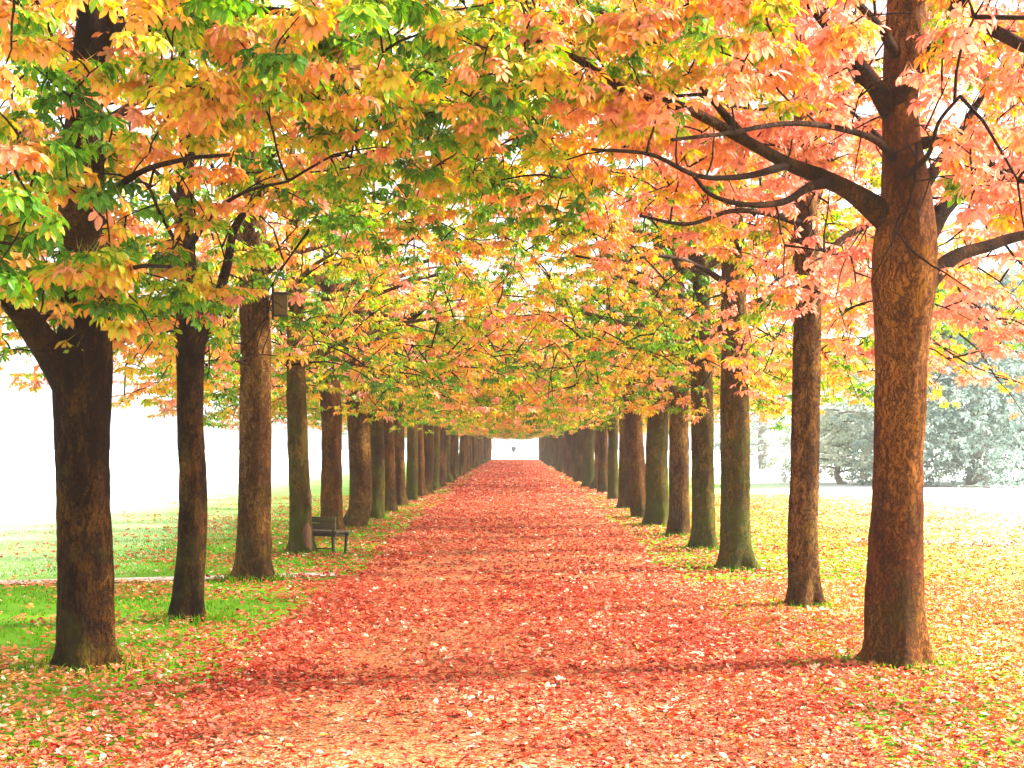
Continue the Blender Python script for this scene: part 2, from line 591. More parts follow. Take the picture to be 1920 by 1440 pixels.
def box_obj(name, parent, c, s, mat, rot=None, bevel=0.006):
    import bmesh
    v, f = box_vf((0, 0, 0), s, rot)
    bm = bmesh.new()
    vv = [bm.verts.new(p) for p in v]
    for q in f:
        bm.faces.new([vv[i] for i in q])
    bm.normal_update()
    if bevel:
        bmesh.ops.bevel(bm, geom=bm.edges[:], offset=bevel, segments=2, affect='EDGES', profile=0.6)
    bmesh.ops.recalc_face_normals(bm, faces=bm.faces)
    me = bpy.data.meshes.new(name)
    bm.to_mesh(me)
    bm.free()
    me.materials.append(mat)
    return link(name, me, parent, c)


# ------------------------------------------------------------------ leaf templates
def leaflet(fine=True, length=1.0, width=0.40, fold=0.10, droop=0.30):
    """obovate leaflet along +X, midrib folded, tip drooping -> V, tris, per-vertex uv"""
    if fine:
        st = [(0.0, 0.02), (0.35, 0.62), (0.68, 1.0), (0.88, 0.62), (1.0, 0.0)]
    else:
        st = [(0.0, 0.02), (0.62, 1.0), (1.0, 0.0)]
    V, UV = [], []
    rows = []
    for s, ww in st:
        x = s * length
        z = -droop * length * s * s
        h = ww * width * length * 0.5
        if ww < 0.03:
            rows.append([len(V)])
            V.append((x, 0, z))
            UV.append((s, 0.5))
        else:
            b = len(V)
            rows.append([b, b + 1, b + 2])
            lift = fold * h * 2
            V += [(x, -h, z + lift), (x, 0, z), (x, h, z + lift)]
            UV += [(s, 0.5 - 0.5 * ww), (s, 0.5), (s, 0.5 + 0.5 * ww)]
    T = []
    for r0, r1 in zip(rows[:-1], rows[1:]):
        if len(r0) == 1 and len(r1) == 3:
            T += [(r0[0], r1[1], r1[0])[::-1], (r0[0], r1[2], r1[1])[::-1]]
        elif len(r0) == 3 and len(r1) == 3:
            for i in (0, 1):
                T += [(r0[i], r1[i], r1[i + 1])[::-1], (r0[i], r1[i + 1], r0[i + 1])[::-1]]
        else:
            T += [(r0[0], r1[0], r0[1])[::-1], (r0[1], r1[0], r0[2])[::-1]]
    return np.array(V, float), np.array(T, int), np.array(UV, float)


def compound_leaf(seed, fine=True, petiole=True):
    """palmate horse-chestnut leaf: 5 or 7 leaflets fanned about the petiole's end"""
    r = random.Random(seed)
    k = r.choice([5, 7, 7]) if fine else 5
    Vs, Ts, Us, n = [], [], [], 0
    span = math.radians(115 if k == 7 else 90)
    for i in range(k):
        s = (i / (k - 1)) * 2 - 1
        ang = s * span + r.uniform(-.08, .08)
        ln = (1.0 - 0.42 * s * s) * r.uniform(0.88, 1.08)
        V, T, U = leaflet(fine, ln, 0.40 * r.uniform(.9, 1.1), r.uniform(0.04, 0.22), r.uniform(0.15, 0.55))
        roll = r.uniform(-.35, .35)
        cr, sr = math.cos(roll), math.sin(roll)
        V = np.c_[V[:, 0], V[:, 1] * cr - V[:, 2] * sr, V[:, 1] * sr + V[:, 2] * cr]
        ca, sa = math.cos(ang), math.sin(ang)
        V = np.c_[V[:, 0] * ca - V[:, 1] * sa, V[:, 0] * sa + V[:, 1] * ca, V[:, 2]]
        Vs.append(V); Ts.append(T + n); Us.append(U[T].reshape(-1, 2)); n += len(V)
    if petiole:
        h = 0.018
        V = np.array([(0, -h, 0), (0, h, 0), (-0.9, 0, 0.32), (0, 0, -2 * h)])
        T = np.array([(0, 1, 2), (0, 2, 3), (1, 3, 2)])
        Vs.append(V); Ts.append(T + n); Us.append(np.full((9, 2), (0.1, 0.5))); n += 4
    return np.vstack(Vs), np.vstack(Ts), np.vstack(Us)


FINE = [compound_leaf(s, True) for s in range(6)]
COARSE = [compound_leaf(40 + s, False, False) for s in range(5)]


def frames(xdir, up):
    x = xdir / (np.linalg.norm(xdir, axis=1)[:, None] + 1e-9)
    y = np.cross(up, x)
    y /= np.linalg.norm(y, axis=1)[:, None] + 1e-9
    z = np.cross(x, y)
    return np.stack([x, y, z], 2)          # columns


def scatter_mesh(name, templates, which, pos, R, size, tone, mat):
    Vs, Ts, Us, tn, n = [], [], [], [], 0
    for k, (V, T, U) in enumerate(templates):
        m = which == k
        c = int(m.sum())
        if not c:
            continue
        W = np.einsum('nij,vj->nvi', R[m] * size[m][:, None, None], V) + pos[m][:, None, :]
        Vs.append(W.reshape(-1, 3))
        Ts.append((T[None] + (np.arange(c) * len(V))[:, None, None]).reshape(-1, 3) + n)
        Us.append(np.tile(U, (c, 1)))
        tn.append(np.repeat(tone[m], len(T)))
        n += c * len(V)
    return mesh_np(name, np.vstack(Vs), np.vstack(Ts), mat, np.vstack(Us), np.concatenate(tn))


# ------------------------------------------------------------------ trees
def make_limbs(rng, r0, base_z=2.5, height=7.5, lean=(0, 0), nl=8, reach=3.0):
    """generic tree in local coordinates -> trunk (pts, radii), list of limbs (pts, radii)"""
    zs = np.array([-0.1, 0.0, 0.12, 0.4, 1.0, 1.8, 2.6, 3.4, 4.6, 6.0, height])
    wob = rng.normal(0, 0.018, (len(zs), 2)).cumsum(0) * (zs > 0.3)[:, None]
    px = lean[0] * zs / height + wob[:, 0]
    py = lean[1] * zs / height + wob[:, 1]
    tp = np.c_[px, py, zs]
    fac = np.array([1.30, 1.20, 1.10, 1.03, 1.0, 0.95, 0.96, 0.80, 0.55, 0.34, 0.10])
    limbs = []
    az0 = rng.uniform(0, 6.28)
    for k in range(nl):
        z0 = base_z + rng.uniform(0, 0.35) + 0.33 * k
        az = az0 + k * 2.399 + rng.normal(0, .25)
        ln = reach * rng.uniform(0.8, 1.1) * (1 - 0.05 * k)
        el = math.radians(rng.uniform(35, 58))
        o = np.array([np.interp(z0, zs, px), np.interp(z0, zs, py), z0])
        d = np.array([math.cos(az), math.sin(az), 0])
        P = [o]
        s = 0
        for stp in range(1, 6):
            s = stp / 5
            lift = math.sin(el) * ln * (s * 0.62 - 0.26 * s * s)
            side = np.array([-d[1], d[0], 0]) * rng.normal(0, .07) * ln
            P.append(o + d * ln * s * 0.95 + np.array([0, 0, lift]) + side * s)
        rr = r0 * rng.uniform(0.34, 0.5) * np.array([1.15, 0.85, 0.66, 0.48, 0.32, 0.14])
        limbs.append((np.array(P), rr))
    return (tp, r0 * fac), limbs


def crown_points(rng, n, reach, zb, zt, seed, skew=1.35):
    """targets for twig ends, in coordinates relative to the tree's base"""
    out = []
    while len(out) < n:
        m = n * 3
        x, y = rng.uniform(-reach, reach, (2, m))
        r = np.hypot(x, y) / reach
        u = rng.uniform(0, 1, m)
        low = zb + 0.5 * np.exp(-(r * reach / 0.9) ** 2) + 0.9 * (vnoise(np.c_[x, y] * 0.9 + seed * 3.1, seed) - 0.5) - 0.25 * r
        top = zt - 2.3 * r * r
        z = low + (top - low) * u ** skew
        keep = (r < 1) & (rng.uniform(0, 1, m) < 1.15 - 0.35 * r)
        out += list(np.c_[x, y, z][keep])
    return np.array(out[:n])


def grow(rng, limbs, targets, n_leaf, leaf_size=0.125):
    """twigs from the limbs to the targets and leaves on them.
    returns twig Acc, leaf arrays (pos, xdir, up, size)"""
    nodes = []
    for P, rr in limbs:
        S = spline(P, 14)
        nodes.append(S[4:])
    nodes = np.vstack(nodes)
    cen = nodes.mean(0)
    order = np.argsort(np.linalg.norm(targets[:, :2] - cen[:2], axis=1))
    acc = Acc()
    pos, xd, up, grp = [], [], [], []
    for i in order:
        g_ = rng.normal(0, 0.15) + (0.26 if rng.uniform() < 0.22 else 0.0)
        T = targets[i]
        d = np.linalg.norm(nodes - T, axis=1)
        j = int(np.argmin(d + 0.9 * np.clip(np.hypot(nodes[:, 0], nodes[:, 1]) - math.hypot(T[0], T[1]) + 0.1, 0, None) + 0.4 * np.clip(nodes[:, 2] - T[2] - 0.6, 0, None)))
        A = nodes[j]
        ln = d[j]
        mid = (A + T) / 2 + rng.normal(0, 0.10 * ln + .01, 3) + np.array([0, 0, 0.14 * ln])
        u = np.linspace(0, 1, 6)[:, None]
        B = (1 - u) ** 2 * A + 2 * u * (1 - u) * mid + u * u * T
        B[1:-1] += rng.normal(0, 0.009 * min(ln, 1), (4, 3))
        rb = 0.0042 + 0.0085 * min(ln, 2.2)
        V, Q = tube(B, np.linspace(rb, 0.0036, 6), 4)
        acc.add(V, Q)
        nodes = np.vstack([nodes, B[1:4]])
        for q in range(n_leaf):
            s = 1.0 if q < n_leaf * 0.5 else rng.uniform(0.35, 0.95)
            k = s * 5
            k0 = min(int(k), 4)
            p = B[k0] * (1 - (k - k0)) + B[k0 + 1] * (k - k0)
            az = rng.uniform(0, 6.283)
            dip = rng.uniform(0.05, 0.95)
            v = np.array([math.cos(az) * math.cos(dip), math.sin(az) * math.cos(dip), -math.sin(dip)])
            pl = rng.uniform(0.07, 0.17)
            flat = np.array([v[0], v[1], 0.05])
            pos.append(p + flat * pl)
            xd.append(v)
            up.append(np.array([0, 0, 1.0]) + rng.normal(0, 0.28, 3))
            grp.append(g_)
    size = leaf_size * rng.uniform(0.70, 1.2, len(pos))
    return acc, np.array(pos), np.array(xd), np.array(up), size, np.array(grp)


ORD = ['nearest', 'second', 'third', 'fourth', 'fifth', 'sixth', 'seventh', 'eighth', 'ninth', 'tenth', 'eleventh', 'twelfth',
       'thirteenth', 'fourteenth']
# photograph pixels of the foot of each trunk (x, y) and its width at breast height
LEFT = [(163, 1252, 108), (355, 1162, 56), (477, 1086, 64), (566, 1040, 43), (624, 1008, 40), (666, 990, 42), (701, 975, 34),
        (728, 961, 28), (749, 951, 26), (771, 940, 22), (789, 932, 20)]
RIGHT = [(1680, 1247, 102), (1510, 1140, 58), (1384, 1069, 56), (1320, 1031, 46), (1270, 1006, 38), (1229, 987, 42),
         (1203, 973, 34), (1176, 955, 32), (1150, 937, 20), (1131, 925, 19)]


def rows():
    out = []
    for side, lst in (('left', LEFT), ('right', RIGHT)):
        rr = random.Random(5 if side == 'left' else 6)
        sx = -1 if side == 'left' else 1
        Y = 0
        k = 0
        for (px, py, wd) in lst:
            Y = F_PX * EYE / (py - CY)
            out.append((side, k, (px - CX) / F_PX * Y, Y, wd / F_PX * Y / 2))
            k += 1
        while Y < 136:
            Y += rr.uniform(2.5, 3.6)
            out.append((side, k, sx * (2.76 - 0.36 * (Y - 45) / 95 + rr.uniform(-.10, .10)), Y, rr.uniform(0.15, 0.22)))
            k += 1
    return out


TREES = rows()

# tones: (bias in object colour, 0.5 = neutral)
def local(P, base):
    return np.asarray(P, float) - np.array([base[0], base[1], 0.0])


def pix(base, pts, dY=0.0):
    """limb or trunk axis from photograph pixels (x, y, depth offset), local to the tree's base"""
    return np.array([at(x, y, base[1] + (q[0] if q else dY)) for x, y, *q in pts]) - np.array([base[0], base[1], 0.0])


# hand-drawn forks of the nearest trees: trunk axis with half-widths in pixels, and limbs
HAND = {
    ('left', 0): dict(
        trunk=[(163, 1262, 62), (163, 1240, 57), (162, 1180, 54), (160, 1080, 54), (156, 950, 53), (154, 820, 54), (153, 700, 58), (158, 600, 50), (158, 480, 48),
               (154, 360, 44), (158, 220, 34), (166, 120, 30), (172, 0, 26), (176, -120, 20), (180, -260, 8)],
        sprays=[(-40, 420, 120, 520, 7.2, 9.6, 75), (-30, 240, 470, 640, 8.2, 9.8, 20), (380, 800, 60, 360, 8.0, 11, 50), (-40, 560, -80, 110, 9.5, 13.5, 55)],
        limbs=[([(140, 720), (80, 640, -.2), (20, 560, -.5), (-70, 480, -.9), (-190, 420, -1.3)], 68, 30),
               ([(165, 130), (200, 60, -.2), (216, -10, -.4), (240, -120, -.8), (290, -230, -1.2)], 36, 14),
               ([(150, 480), (70, 400, .5), (-20, 330, 1.0), (-120, 290, 1.6)], 22, 6),
               ([(165, 400), (250, 330, -1.0), (340, 300, -1.9), (430, 290, -2.6)], 17, 5),
               ([(165, 250), (260, 190, .8), (400, 140, 1.8), (560, 110, 2.6)], 17, 5),
               ([(160, 190), (110, 90, -.5), (60, -10, -1.0), (-20, -90, -1.5)], 15, 5),
               ([(165, 560), (215, 520, -1.2), (260, 500, -2.2), (320, 500, -3.0)], 14, 5),
               ([(170, 60), (320, 45, -.6), (480, 20, -1.2), (620, 30, -1.6), (740, 25, -1.9)], 24, 8)]),
    ('left', 1): dict(
        trunk=[(352, 1172, 37), (352, 1155, 34), (355, 1100, 30), (361, 1000, 28), (362, 900, 27), (357, 800, 26), (357, 690, 27), (358, 630, 30),
               (352, 540, 22), (345, 420, 19), (350, 280, 15), (345, 120, 12), (350, -60, 6)],
        limbs=[([(350, 650), (318, 600), (288, 572, .3), (240, 568, .8), (170, 520, 1.4)], 28, 10),
               ([(362, 650), (395, 600), (425, 500, .2), (445, 420, .4), (520, 330, .9), (600, 280, 1.4)], 32, 8),
               ([(355, 560), (330, 460, -1.), (300, 400, -1.9), (280, 350, -2.7)], 12, 4),
               ([(350, 470), (400, 400, -1.), (460, 360, -2.0), (540, 340, -2.8)], 12, 4),
               ([(348, 400), (290, 320, 1), (210, 270, 2), (120, 250, 2.8)], 12, 4),
               ([(350, 300), (430, 220, 1), (540, 180, 2), (640, 170, 2.8)], 11, 4)]),
    ('left', 2): dict(
        trunk=[(477, 1096, 42), (476, 1080, 39), (477, 1040, 35), (478, 960, 32), (479, 800, 31), (480, 700, 30), (478, 580, 29), (474, 440, 26),
               (468, 300, 24), (462, 160, 20), (458, 20, 14), (450, -140, 5)],
        limbs=[([(482, 520), (540, 480, .4), (600, 462, .8), (690, 430, 1.4), (780, 410, 1.9)], 16, 5),
               ([(472, 420), (420, 350, -.8), (380, 280, -1.5), (340, 230, -2.2)], 13, 4),
               ([(470, 330), (560, 240, -.6), (640, 190, -1.2), (760, 150, -1.8), (850, 140, -2.2)], 14, 4),
               ([(475, 480), (420, 430, 1), (340, 400, 2), (260, 390, 3)], 12, 4),
               ([(468, 250), (520, 150, 1), (600, 90, 2), (690, 60, 3)], 12, 4),
               ([(465, 180), (400, 90, .8), (310, 30, 1.6)], 11, 4)]),
    ('right', 0): dict(
        trunk=[(1676, 1262, 80), (1678, 1243, 68), (1678, 1200, 60), (1676, 1100, 56), (1682, 950, 51), (1686, 800, 50), (1690, 640, 52), (1694, 520, 61),
               (1698, 440, 58), (1698, 360, 47), (1690, 260, 36), (1688, 180, 33), (1698, 80, 40), (1702, -30, 38), (1706, -180, 26), (1712, -330, 8)],
        sprays=[(1180, 1640, -20, 330, 8.5, 11, 80), (1720, 1960, -20, 420, 8.8, 11, 45), (860, 1250, 20, 300, 8.5, 11.5, 50), (1150, 1960, -90, 50, 10.5, 14, 60), (560, 1150, -80, 40, 10.5, 14, 40)],
        limbs=[([(1665, 410), (1600, 362, -.1), (1540, 332, -.2), (1480, 308, -.4), (1400, 265, -.7), (1290, 205, -1.0), (1180, 172, -1.4), (1080, 110, -1.7), (985, 70, -1.9)], 46, 9),
               ([(1560, 340, -.2), (1515, 352, -.4), (1470, 378, -.6), (1400, 384, -.9), (1335, 366, -1.2), (1300, 330, -1.5)], 20, 6),
               ([(1675, 215), (1625, 140, -.2), (1570, 70, -.4), (1510, -10, -.7), (1470, -120, -1.0)], 36, 14),
               ([(1655, 180, -.1), (1590, 134, -.2), (1530, 136, -.3), (1440, 158, -.5), (1370, 172, -.7), (1270, 180, -.9)], 19, 6),
               ([(1672, 195), (1715, 140, -.4), (1760, 75, -.7), (1795, 20, -.9), (1850, -70, -1.2)], 28, 14),
               ([(1730, 450), (1775, 385, .1), (1840, 335, .3), (1925, 300, .5), (2050, 255, .9)], 38, 18),
               ([(1735, 530), (1790, 482, .2), (1850, 462, .4), (1925, 440, .7), (2060, 420, 1.2)], 34, 16),
               ([(1720, 270), (1790, 262, -.2), (1850, 300, -.3), (1925, 372, -.5), (2000, 400, -.7)], 20, 10),
               ([(1740, -40), (1800, 20, -.5), (1880, 66, -.8), (1990, 120, -1.2)], 26, 20),
               ([(1680, 300), (1640, 262, -.6), (1560, 238, -1.3), (1470, 232, -1.9), (1360, 250, -2.4), (1260, 262, -2.8)], 17, 5),
               ([(1690, 120), (1640, 40, -.4), (1560, -30, -.9), (1450, -60, -1.4), (1300, -50, -1.9)], 20, 7),
               ([(1400, 265, -.7), (1330, 180, -.9), (1270, 110, -1.1), (1200, 60, -1.3), (1120, 20, -1.5)], 15, 5),
               ([(1480, 308, -.4), (1400, 330, -.8), (1310, 330, -1.2), (1220, 290, -1.6), (1110, 280, -1.9)], 14, 5),
               ([(1730, 350), (1800, 250, .4), (1860, 150, .7), (1930, 60, 1.0)], 22, 8),
               ([(1700, 330), (1740, 290, -1.2), (1760, 230, -2.2), (1800, 180, -3.1)], 13, 4),
               ([(1690, 300), (1630, 240, 1.0), (1580, 200, 2.0), (1500, 170, 2.9)], 14, 4)]),
    ('right', 1): dict(
        trunk=[(1508, 1150, 38), (1508, 1132, 36), (1508, 1090, 31), (1506, 1000, 29), (1509, 880, 28), (1512, 720, 28), (1514, 600, 27), (1512, 450, 24),
               (1508, 300, 20), (1504, 150, 17), (1502, 20, 13), (1500, -130, 5)],
        limbs=[([(1512, 530), (1560, 468, .2), (1610, 430, .4), (1690, 400, .9), (1790, 380, 1.5)], 24, 7),
               ([(1508, 420), (1440, 400, -.5), (1370, 396, -1.0), (1290, 420, -1.5), (1200, 405, -2.0)], 15, 5),
               ([(1510, 420), (1570, 260, .6), (1596, 160, .9), (1640, 60, 1.3)], 20, 9),
               ([(1506, 330), (1460, 215, .4), (1410, 205, .8), (1330, 190, 1.3)], 9, 4),
               ([(1510, 480), (1470, 440, 1.0), (1400, 420, 2.0), (1320, 410, 2.8)], 11, 4),
               ([(1508, 250), (1560, 200, -.9), (1600, 160, -1.8)], 10, 4)]),
    ('right', 2): dict(
        trunk=[(1384, 1080, 42), (1383, 1060, 37), (1380, 1010, 30), (1379, 900, 28), (1378, 780, 28), (1377, 680, 26), (1376, 560, 24), (1374, 420, 21),
               (1372, 260, 17), (1370, 100, 12), (1368, -60, 5)],
        limbs=[([(1378, 640), (1420, 580, .2), (1450, 530, .5), (1520, 490, 1.0)], 11, 4),
               ([(1375, 540), (1310, 500, -.4), (1240, 480, -.9), (1150, 490, -1.4), (1080, 480, -1.8)], 12, 4),
               ([(1374, 450), (1320, 400, .9), (1240, 360, 1.8), (1150, 330, 2.6)], 11, 4),
               ([(1374, 500), (1400, 430, -1.), (1430, 380, -2.0)], 10, 4),
               ([(1372, 350), (1440, 280, .8), (1520, 250, 1.6)], 10, 4)]),
}
HAND[('left', 3)] = dict(trunk=[(566, 1052, 31), (566, 1036, 27), (565, 1000, 23), (563, 930, 21), (559, 850, 20), (556, 760, 19), (555, 700, 18), (551, 560, 15), (548, 400, 12), (545, 200, 5)], limbs=[])
HAND[('right', 3)] = dict(trunk=[(1320, 1044, 30), (1320, 1027, 26), (1320, 980, 23), (1318, 880, 22), (1317, 780, 22), (1315, 690, 20), (1314, 560, 17), (1312, 400, 12), (1310, 240, 5)], limbs=[])
TREE_LOOK = {
    ('left', 0): ('thick dark chestnut with forked limb leaning left, nearest in left row', M_BARK_SHADE, 0.33),
    ('left', 1): ('slender nearly black chestnut forking like a Y, second in left row', M_BARK_SHADE, 0.35),
    ('left', 2): ('flaky barked chestnut carrying the nest box, third in left row', M_BARK_OLD, 0.37),
    ('left', 3): ('olive green mossy chestnut with orange scar beside the bench, fourth in left row', M_BARK_GREEN, 0.48),
    ('right', 3): ('straight chestnut with greenish lit edge, fourth in right row', M_BARK_GREEN, 0.46),
    ('right', 0): ('thick reddish brown chestnut with pink leaves, nearest in right row', M_BARK_RED, 0.88),
    ('right', 1): ('straight flaky barked chestnut with pale lit edge, second in right row', M_BARK_OLD, 0.74),
    ('right', 2): ('chestnut with mossy flared foot, third in right row', M_BARK_GREEN, 0.42),
}


def in_view(P, margin=0):
    px = CX + P[:, 0] / P[:, 1] * F_PX
    py = CY - (P[:, 2] - EYE) / P[:, 1] * F_PX
    return (P[:, 1] > 1) & (px > -margin) & (px < 1920 + margin) & (py > -margin) & (py < 1440 + margin), px, py


def leaf_meshes():
    out = []
    for V, T, U in FINE:
        out.append(mesh_np('leaf', V, T, M_LEAF, U, np.full(len(T), 0.5)))
    return out


LEAF_ME = leaf_meshes()


def trunk_meshes(rec, seed, seg, rows_n):
    V, Q = tube(spline(np.c_[rec[0], np.asarray(rec[1])[:, None]], rows_n)[:, :3],
                spline(np.c_[rec[0], np.asarray(rec[1])[:, None]], rows_n)[:, 3], seg, rough=0.10, freq=4.0, seed=seed)
    a = Acc()
    # root flare: push lobes outwards close to the ground
    z = V[:, 2]
    th = np.arctan2(V[:, 1] - rec[0][1][1], V[:, 0] - rec[0][1][0])
    fl = 1 + 0.10 * np.exp(-np.clip(z, 0, None) / 0.15) + 0.26 * np.exp(-np.clip(z, 0, None) / 0.14) * (np.sin(th * 5 + seed) + 0.6 * np.sin(th * 3 + 2 * seed))
    c = np.array([np.interp(z, rec[0][:, 2], rec[0][:, 0]), np.interp(z, rec[0][:, 2], rec[0][:, 1])]).T
    V[:, :2] = c + (V[:, :2] - c) * fl[:, None]
    a.add(V, Q)
    return a


def tone_for(rng, pos, seed, spread=0.30):
    """whole sprays turn together: low-frequency patches plus a little per leaf"""
    t = 0.5 + spread * 2.6 * (fbm(pos * 0.95 + seed * 7.7, seed, 3) - 0.5) + rng.normal(0, 0.10, len(pos))
    return t


tree_roots = {}


# windows (x0, x1, y0, y1 in photograph pixels, depth) in front of which no leaf hangs
CLEAR = [(92, 225, 655, 1300, 11.0), (-20, 100, 555, 700, 10.6), (325, 400, 605, 1300, 14.0), (440, 516, 560, 1300, 18), (500, 552, 535, 602, 17.6),
         (1600, 1770, 225, 1300, 11.0), (1475, 1545, 585, 1300, 15), (1345, 1412, 735, 1300, 19.5), (536, 592, 690, 1300, 22), (1290, 1345, 690, 1300, 23),
         (120, 195, 0, 110, 10.8), (110, 205, 395, 470, 10.7), (1640, 1745, 0, 60, 11), (1470, 1660, 285, 400, 10.5), (1385, 1480, 245, 325, 10.2), (1290, 1390, 205, 275, 9.9), (1450, 1530, 340, 395, 10.3), (1590, 1670, 105, 215, 10.7), (1800, 1925, 430, 480, 11.4), (0, 90, 700, 1300, 12), (220, 330, 780, 1300, 14)]


def near_tree(side, k, X, Y, r, n_twig, n_leaf, n_single):
    rng = np.random.default_rng(100 + k * 2 + (side == 'right'))
    base = (X, Y)
    label, bark, bias = TREE_LOOK[(side, k)]
    root = empty('chestnut_tree', (X, Y, 0), label=label, category='tree', group='chestnut trees lining the path')
    h = HAND[(side, k)]
    tp = pix(base, [(x, y) for x, y, _ in h['trunk']])
    tr = np.array([q[2] for q in h['trunk']]) / F_PX * Y * 0.95
    tp[0, 2] = -0.15
    a = trunk_meshes((tp, tr), 3 + k, 72 if k == 0 else 56, 150 if k == 0 else 110)
    link('trunk', a.mesh('trunk', bark), root)
    limbs = []
    for pts, w0, w1 in h['limbs']:
        P = pix(base, pts)
        rr = np.geomspace(w0, w1, len(P)) / 2 / F_PX * Y
        rr[0] *= 1.25
        S = spline(np.c_[P, rr[:, None]], 12 * len(P))
        V, Q = tube(S[:, :3], S[:, 3], 14, rough=0.07, freq=9.0, seed=k + len(limbs))
        b = Acc()
        b.add(V, Q)
        link('limb', b.mesh('limb', M_LIMB if w0 > 14 else M_TWIG), root)
        limbs.append((P, rr))
    if not h['limbs']:
        for P, rr in make_limbs(rng, r * 0.9, 2.7, 7.0, (0, 0), 7, 3.0)[1]:
            P = P + np.array([np.interp(P[0, 2], tp[:, 2], tp[:, 0]), 0, 0])
            S = spline(np.c_[P, rr[:, None]], 40)
            V, Q = tube(S[:, :3], S[:, 3], 12, rough=0.06, freq=8, seed=k)
            b = Acc()
            b.add(V, Q)
            link('limb', b.mesh('limb', bark), root)
            limbs.append((P, rr))
    top = tp[tp[:, 2] > 3.2]
    limbs.append((top, np.zeros(len(top))))
    T = crown_points(rng, n_twig, 3.9, 2.55, 7.4, k + (5 if side == 'right' else 0))
    for (xa, xb, ya, yb, da, db, m) in h.get('sprays', []):       # sprays hanging towards the path
        T = np.vstack([T, np.array([at(rng.uniform(xa, xb), rng.uniform(ya, yb), rng.uniform(da, db)) for _ in range(m)]) - np.array([X, Y, 0])])
    T = T[T[:, 1] + Y > 5.5]
    over = (np.abs(T[:, 0] + X) < 2.3) & (T[:, 2] < 3.6) & (T[:, 1] + Y < 17.5)       # nothing hangs low over the path
    T[over, 2] = 3.6 + rng.uniform(0, 0.9, int(over.sum()))
    acc, pos, xd, up, size, grp = grow(rng, limbs, T, n_leaf, 0.114 if side == 'left' and k < 2 else 0.095)
    tw = link('twigs', acc.mesh('twigs', M_TWIG), root)
    tw['kind'] = 'stuff'
    finish_crown(rng, root, pos, xd, up, size, grp, bias, k + (20 if side == 'right' else 0), n_single)
    tree_roots[(side, k)] = root


def finish_crown(rng, root, pos, xd, up, size, grp, bias, seed, n_single):
    base = np.array(root.location)
    # drop leaves that hide the CLEAR windows from the camera or hang low over the path
    keep = np.ones(len(pos), bool)
    wp = pos + base
    _, qx, qy = in_view(wp)
    for xa, xb, ya, yb, Yc in CLEAR:
        keep &= ~((qx > xa) & (qx < xb) & (qy > ya) & (qy < yb) & (wp[:, 1] < Yc))
    keep &= ~((np.abs(wp[:, 0]) < 2.0) & (wp[:, 2] < 3.1 - 0.25 * np.abs(wp[:, 0])) & (wp[:, 1] < 17))
    pos, xd, up, size, grp = pos[keep], xd[keep], up[keep], size[keep], grp[keep]
    R = frames(xd, up)
    wpos = pos + base
    tone = tone_for(rng, wpos, seed) + grp
    if base[0] > 0:       # towards the middle of the avenue the pink gives way to yellow and green
        tone = tone - np.clip((2.2 - wpos[:, 0]) / 2.6, 0, 1) * max(bias - 0.34, 0)
    which = rng.integers(0, len(FINE), len(pos))
    ok, px, py = in_view(wpos)
    single = np.zeros(len(pos), bool)
    if n_single:
        idx = np.where(ok)[0]
        idx = idx[np.argsort(wpos[idx, 1])][:n_single]
        single[idx] = True
    rest = ~single
    cr = link('crown', scatter_mesh('crown', FINE, which[rest], pos[rest], R[rest], size[rest], tone[rest], M_LEAF), root)
    cr['kind'] = 'stuff'
    cr.color = (bias, 0, 0, 1)
    for i in np.where(single)[0]:
        o = bpy.data.objects.new('leaf', LEAF_ME[which[i]])
        C.objects.link(o)
        o.parent = root
        M = np.eye(4)
        M[:3, :3] = R[i] * size[i]
        M[:3, 3] = pos[i]
        o.matrix_local = Matrix(M.tolist())
        o.color = (float(tone[i] + bias - 0.5), 0, 0, 1)


# shared crowns for the rest of the rows
VAR = []
for v in range(6):
    rng = np.random.default_rng(500 + v)
    trunk, limbs = make_limbs(rng, 0.19, 2.5 + 0.25 * rng.uniform(-1, 1), 7.4, rng.normal(0, .08, 2), 8, 3.1)
    lm = limbs + [(trunk[0][trunk[0][:, 2] > 3.0], None)]
    T = crown_points(rng, 370, 3.8, 2.5, 6.4, 40 + v, 1.9)
    acc, pos, xd, up, size, grp = grow(rng, lm, T, 11, 0.110)
    R = frames(xd, up)
    tone = tone_for(rng, pos, 60 + v) + grp
    which = rng.integers(0, len(COARSE), len(pos))
    cm = scatter_mesh('crown', COARSE, which, pos, R, size, tone, M_LEAF)
    a = trunk_meshes(trunk, v, 28, 60)
    la = []
    for P, rr in limbs:
        S = spline(np.c_[P, rr[:, None]], 30)
        V, Q = tube(S[:, :3], S[:, 3], 10, rough=0.06, freq=8, seed=v)
        b = Acc()
        b.add(V, Q)
        la.append((V, Q))
    VAR.append(dict(trunk=a, limbs=la, twigs=acc.mesh('twigs', M_TWIG), crown=cm, tm={}))


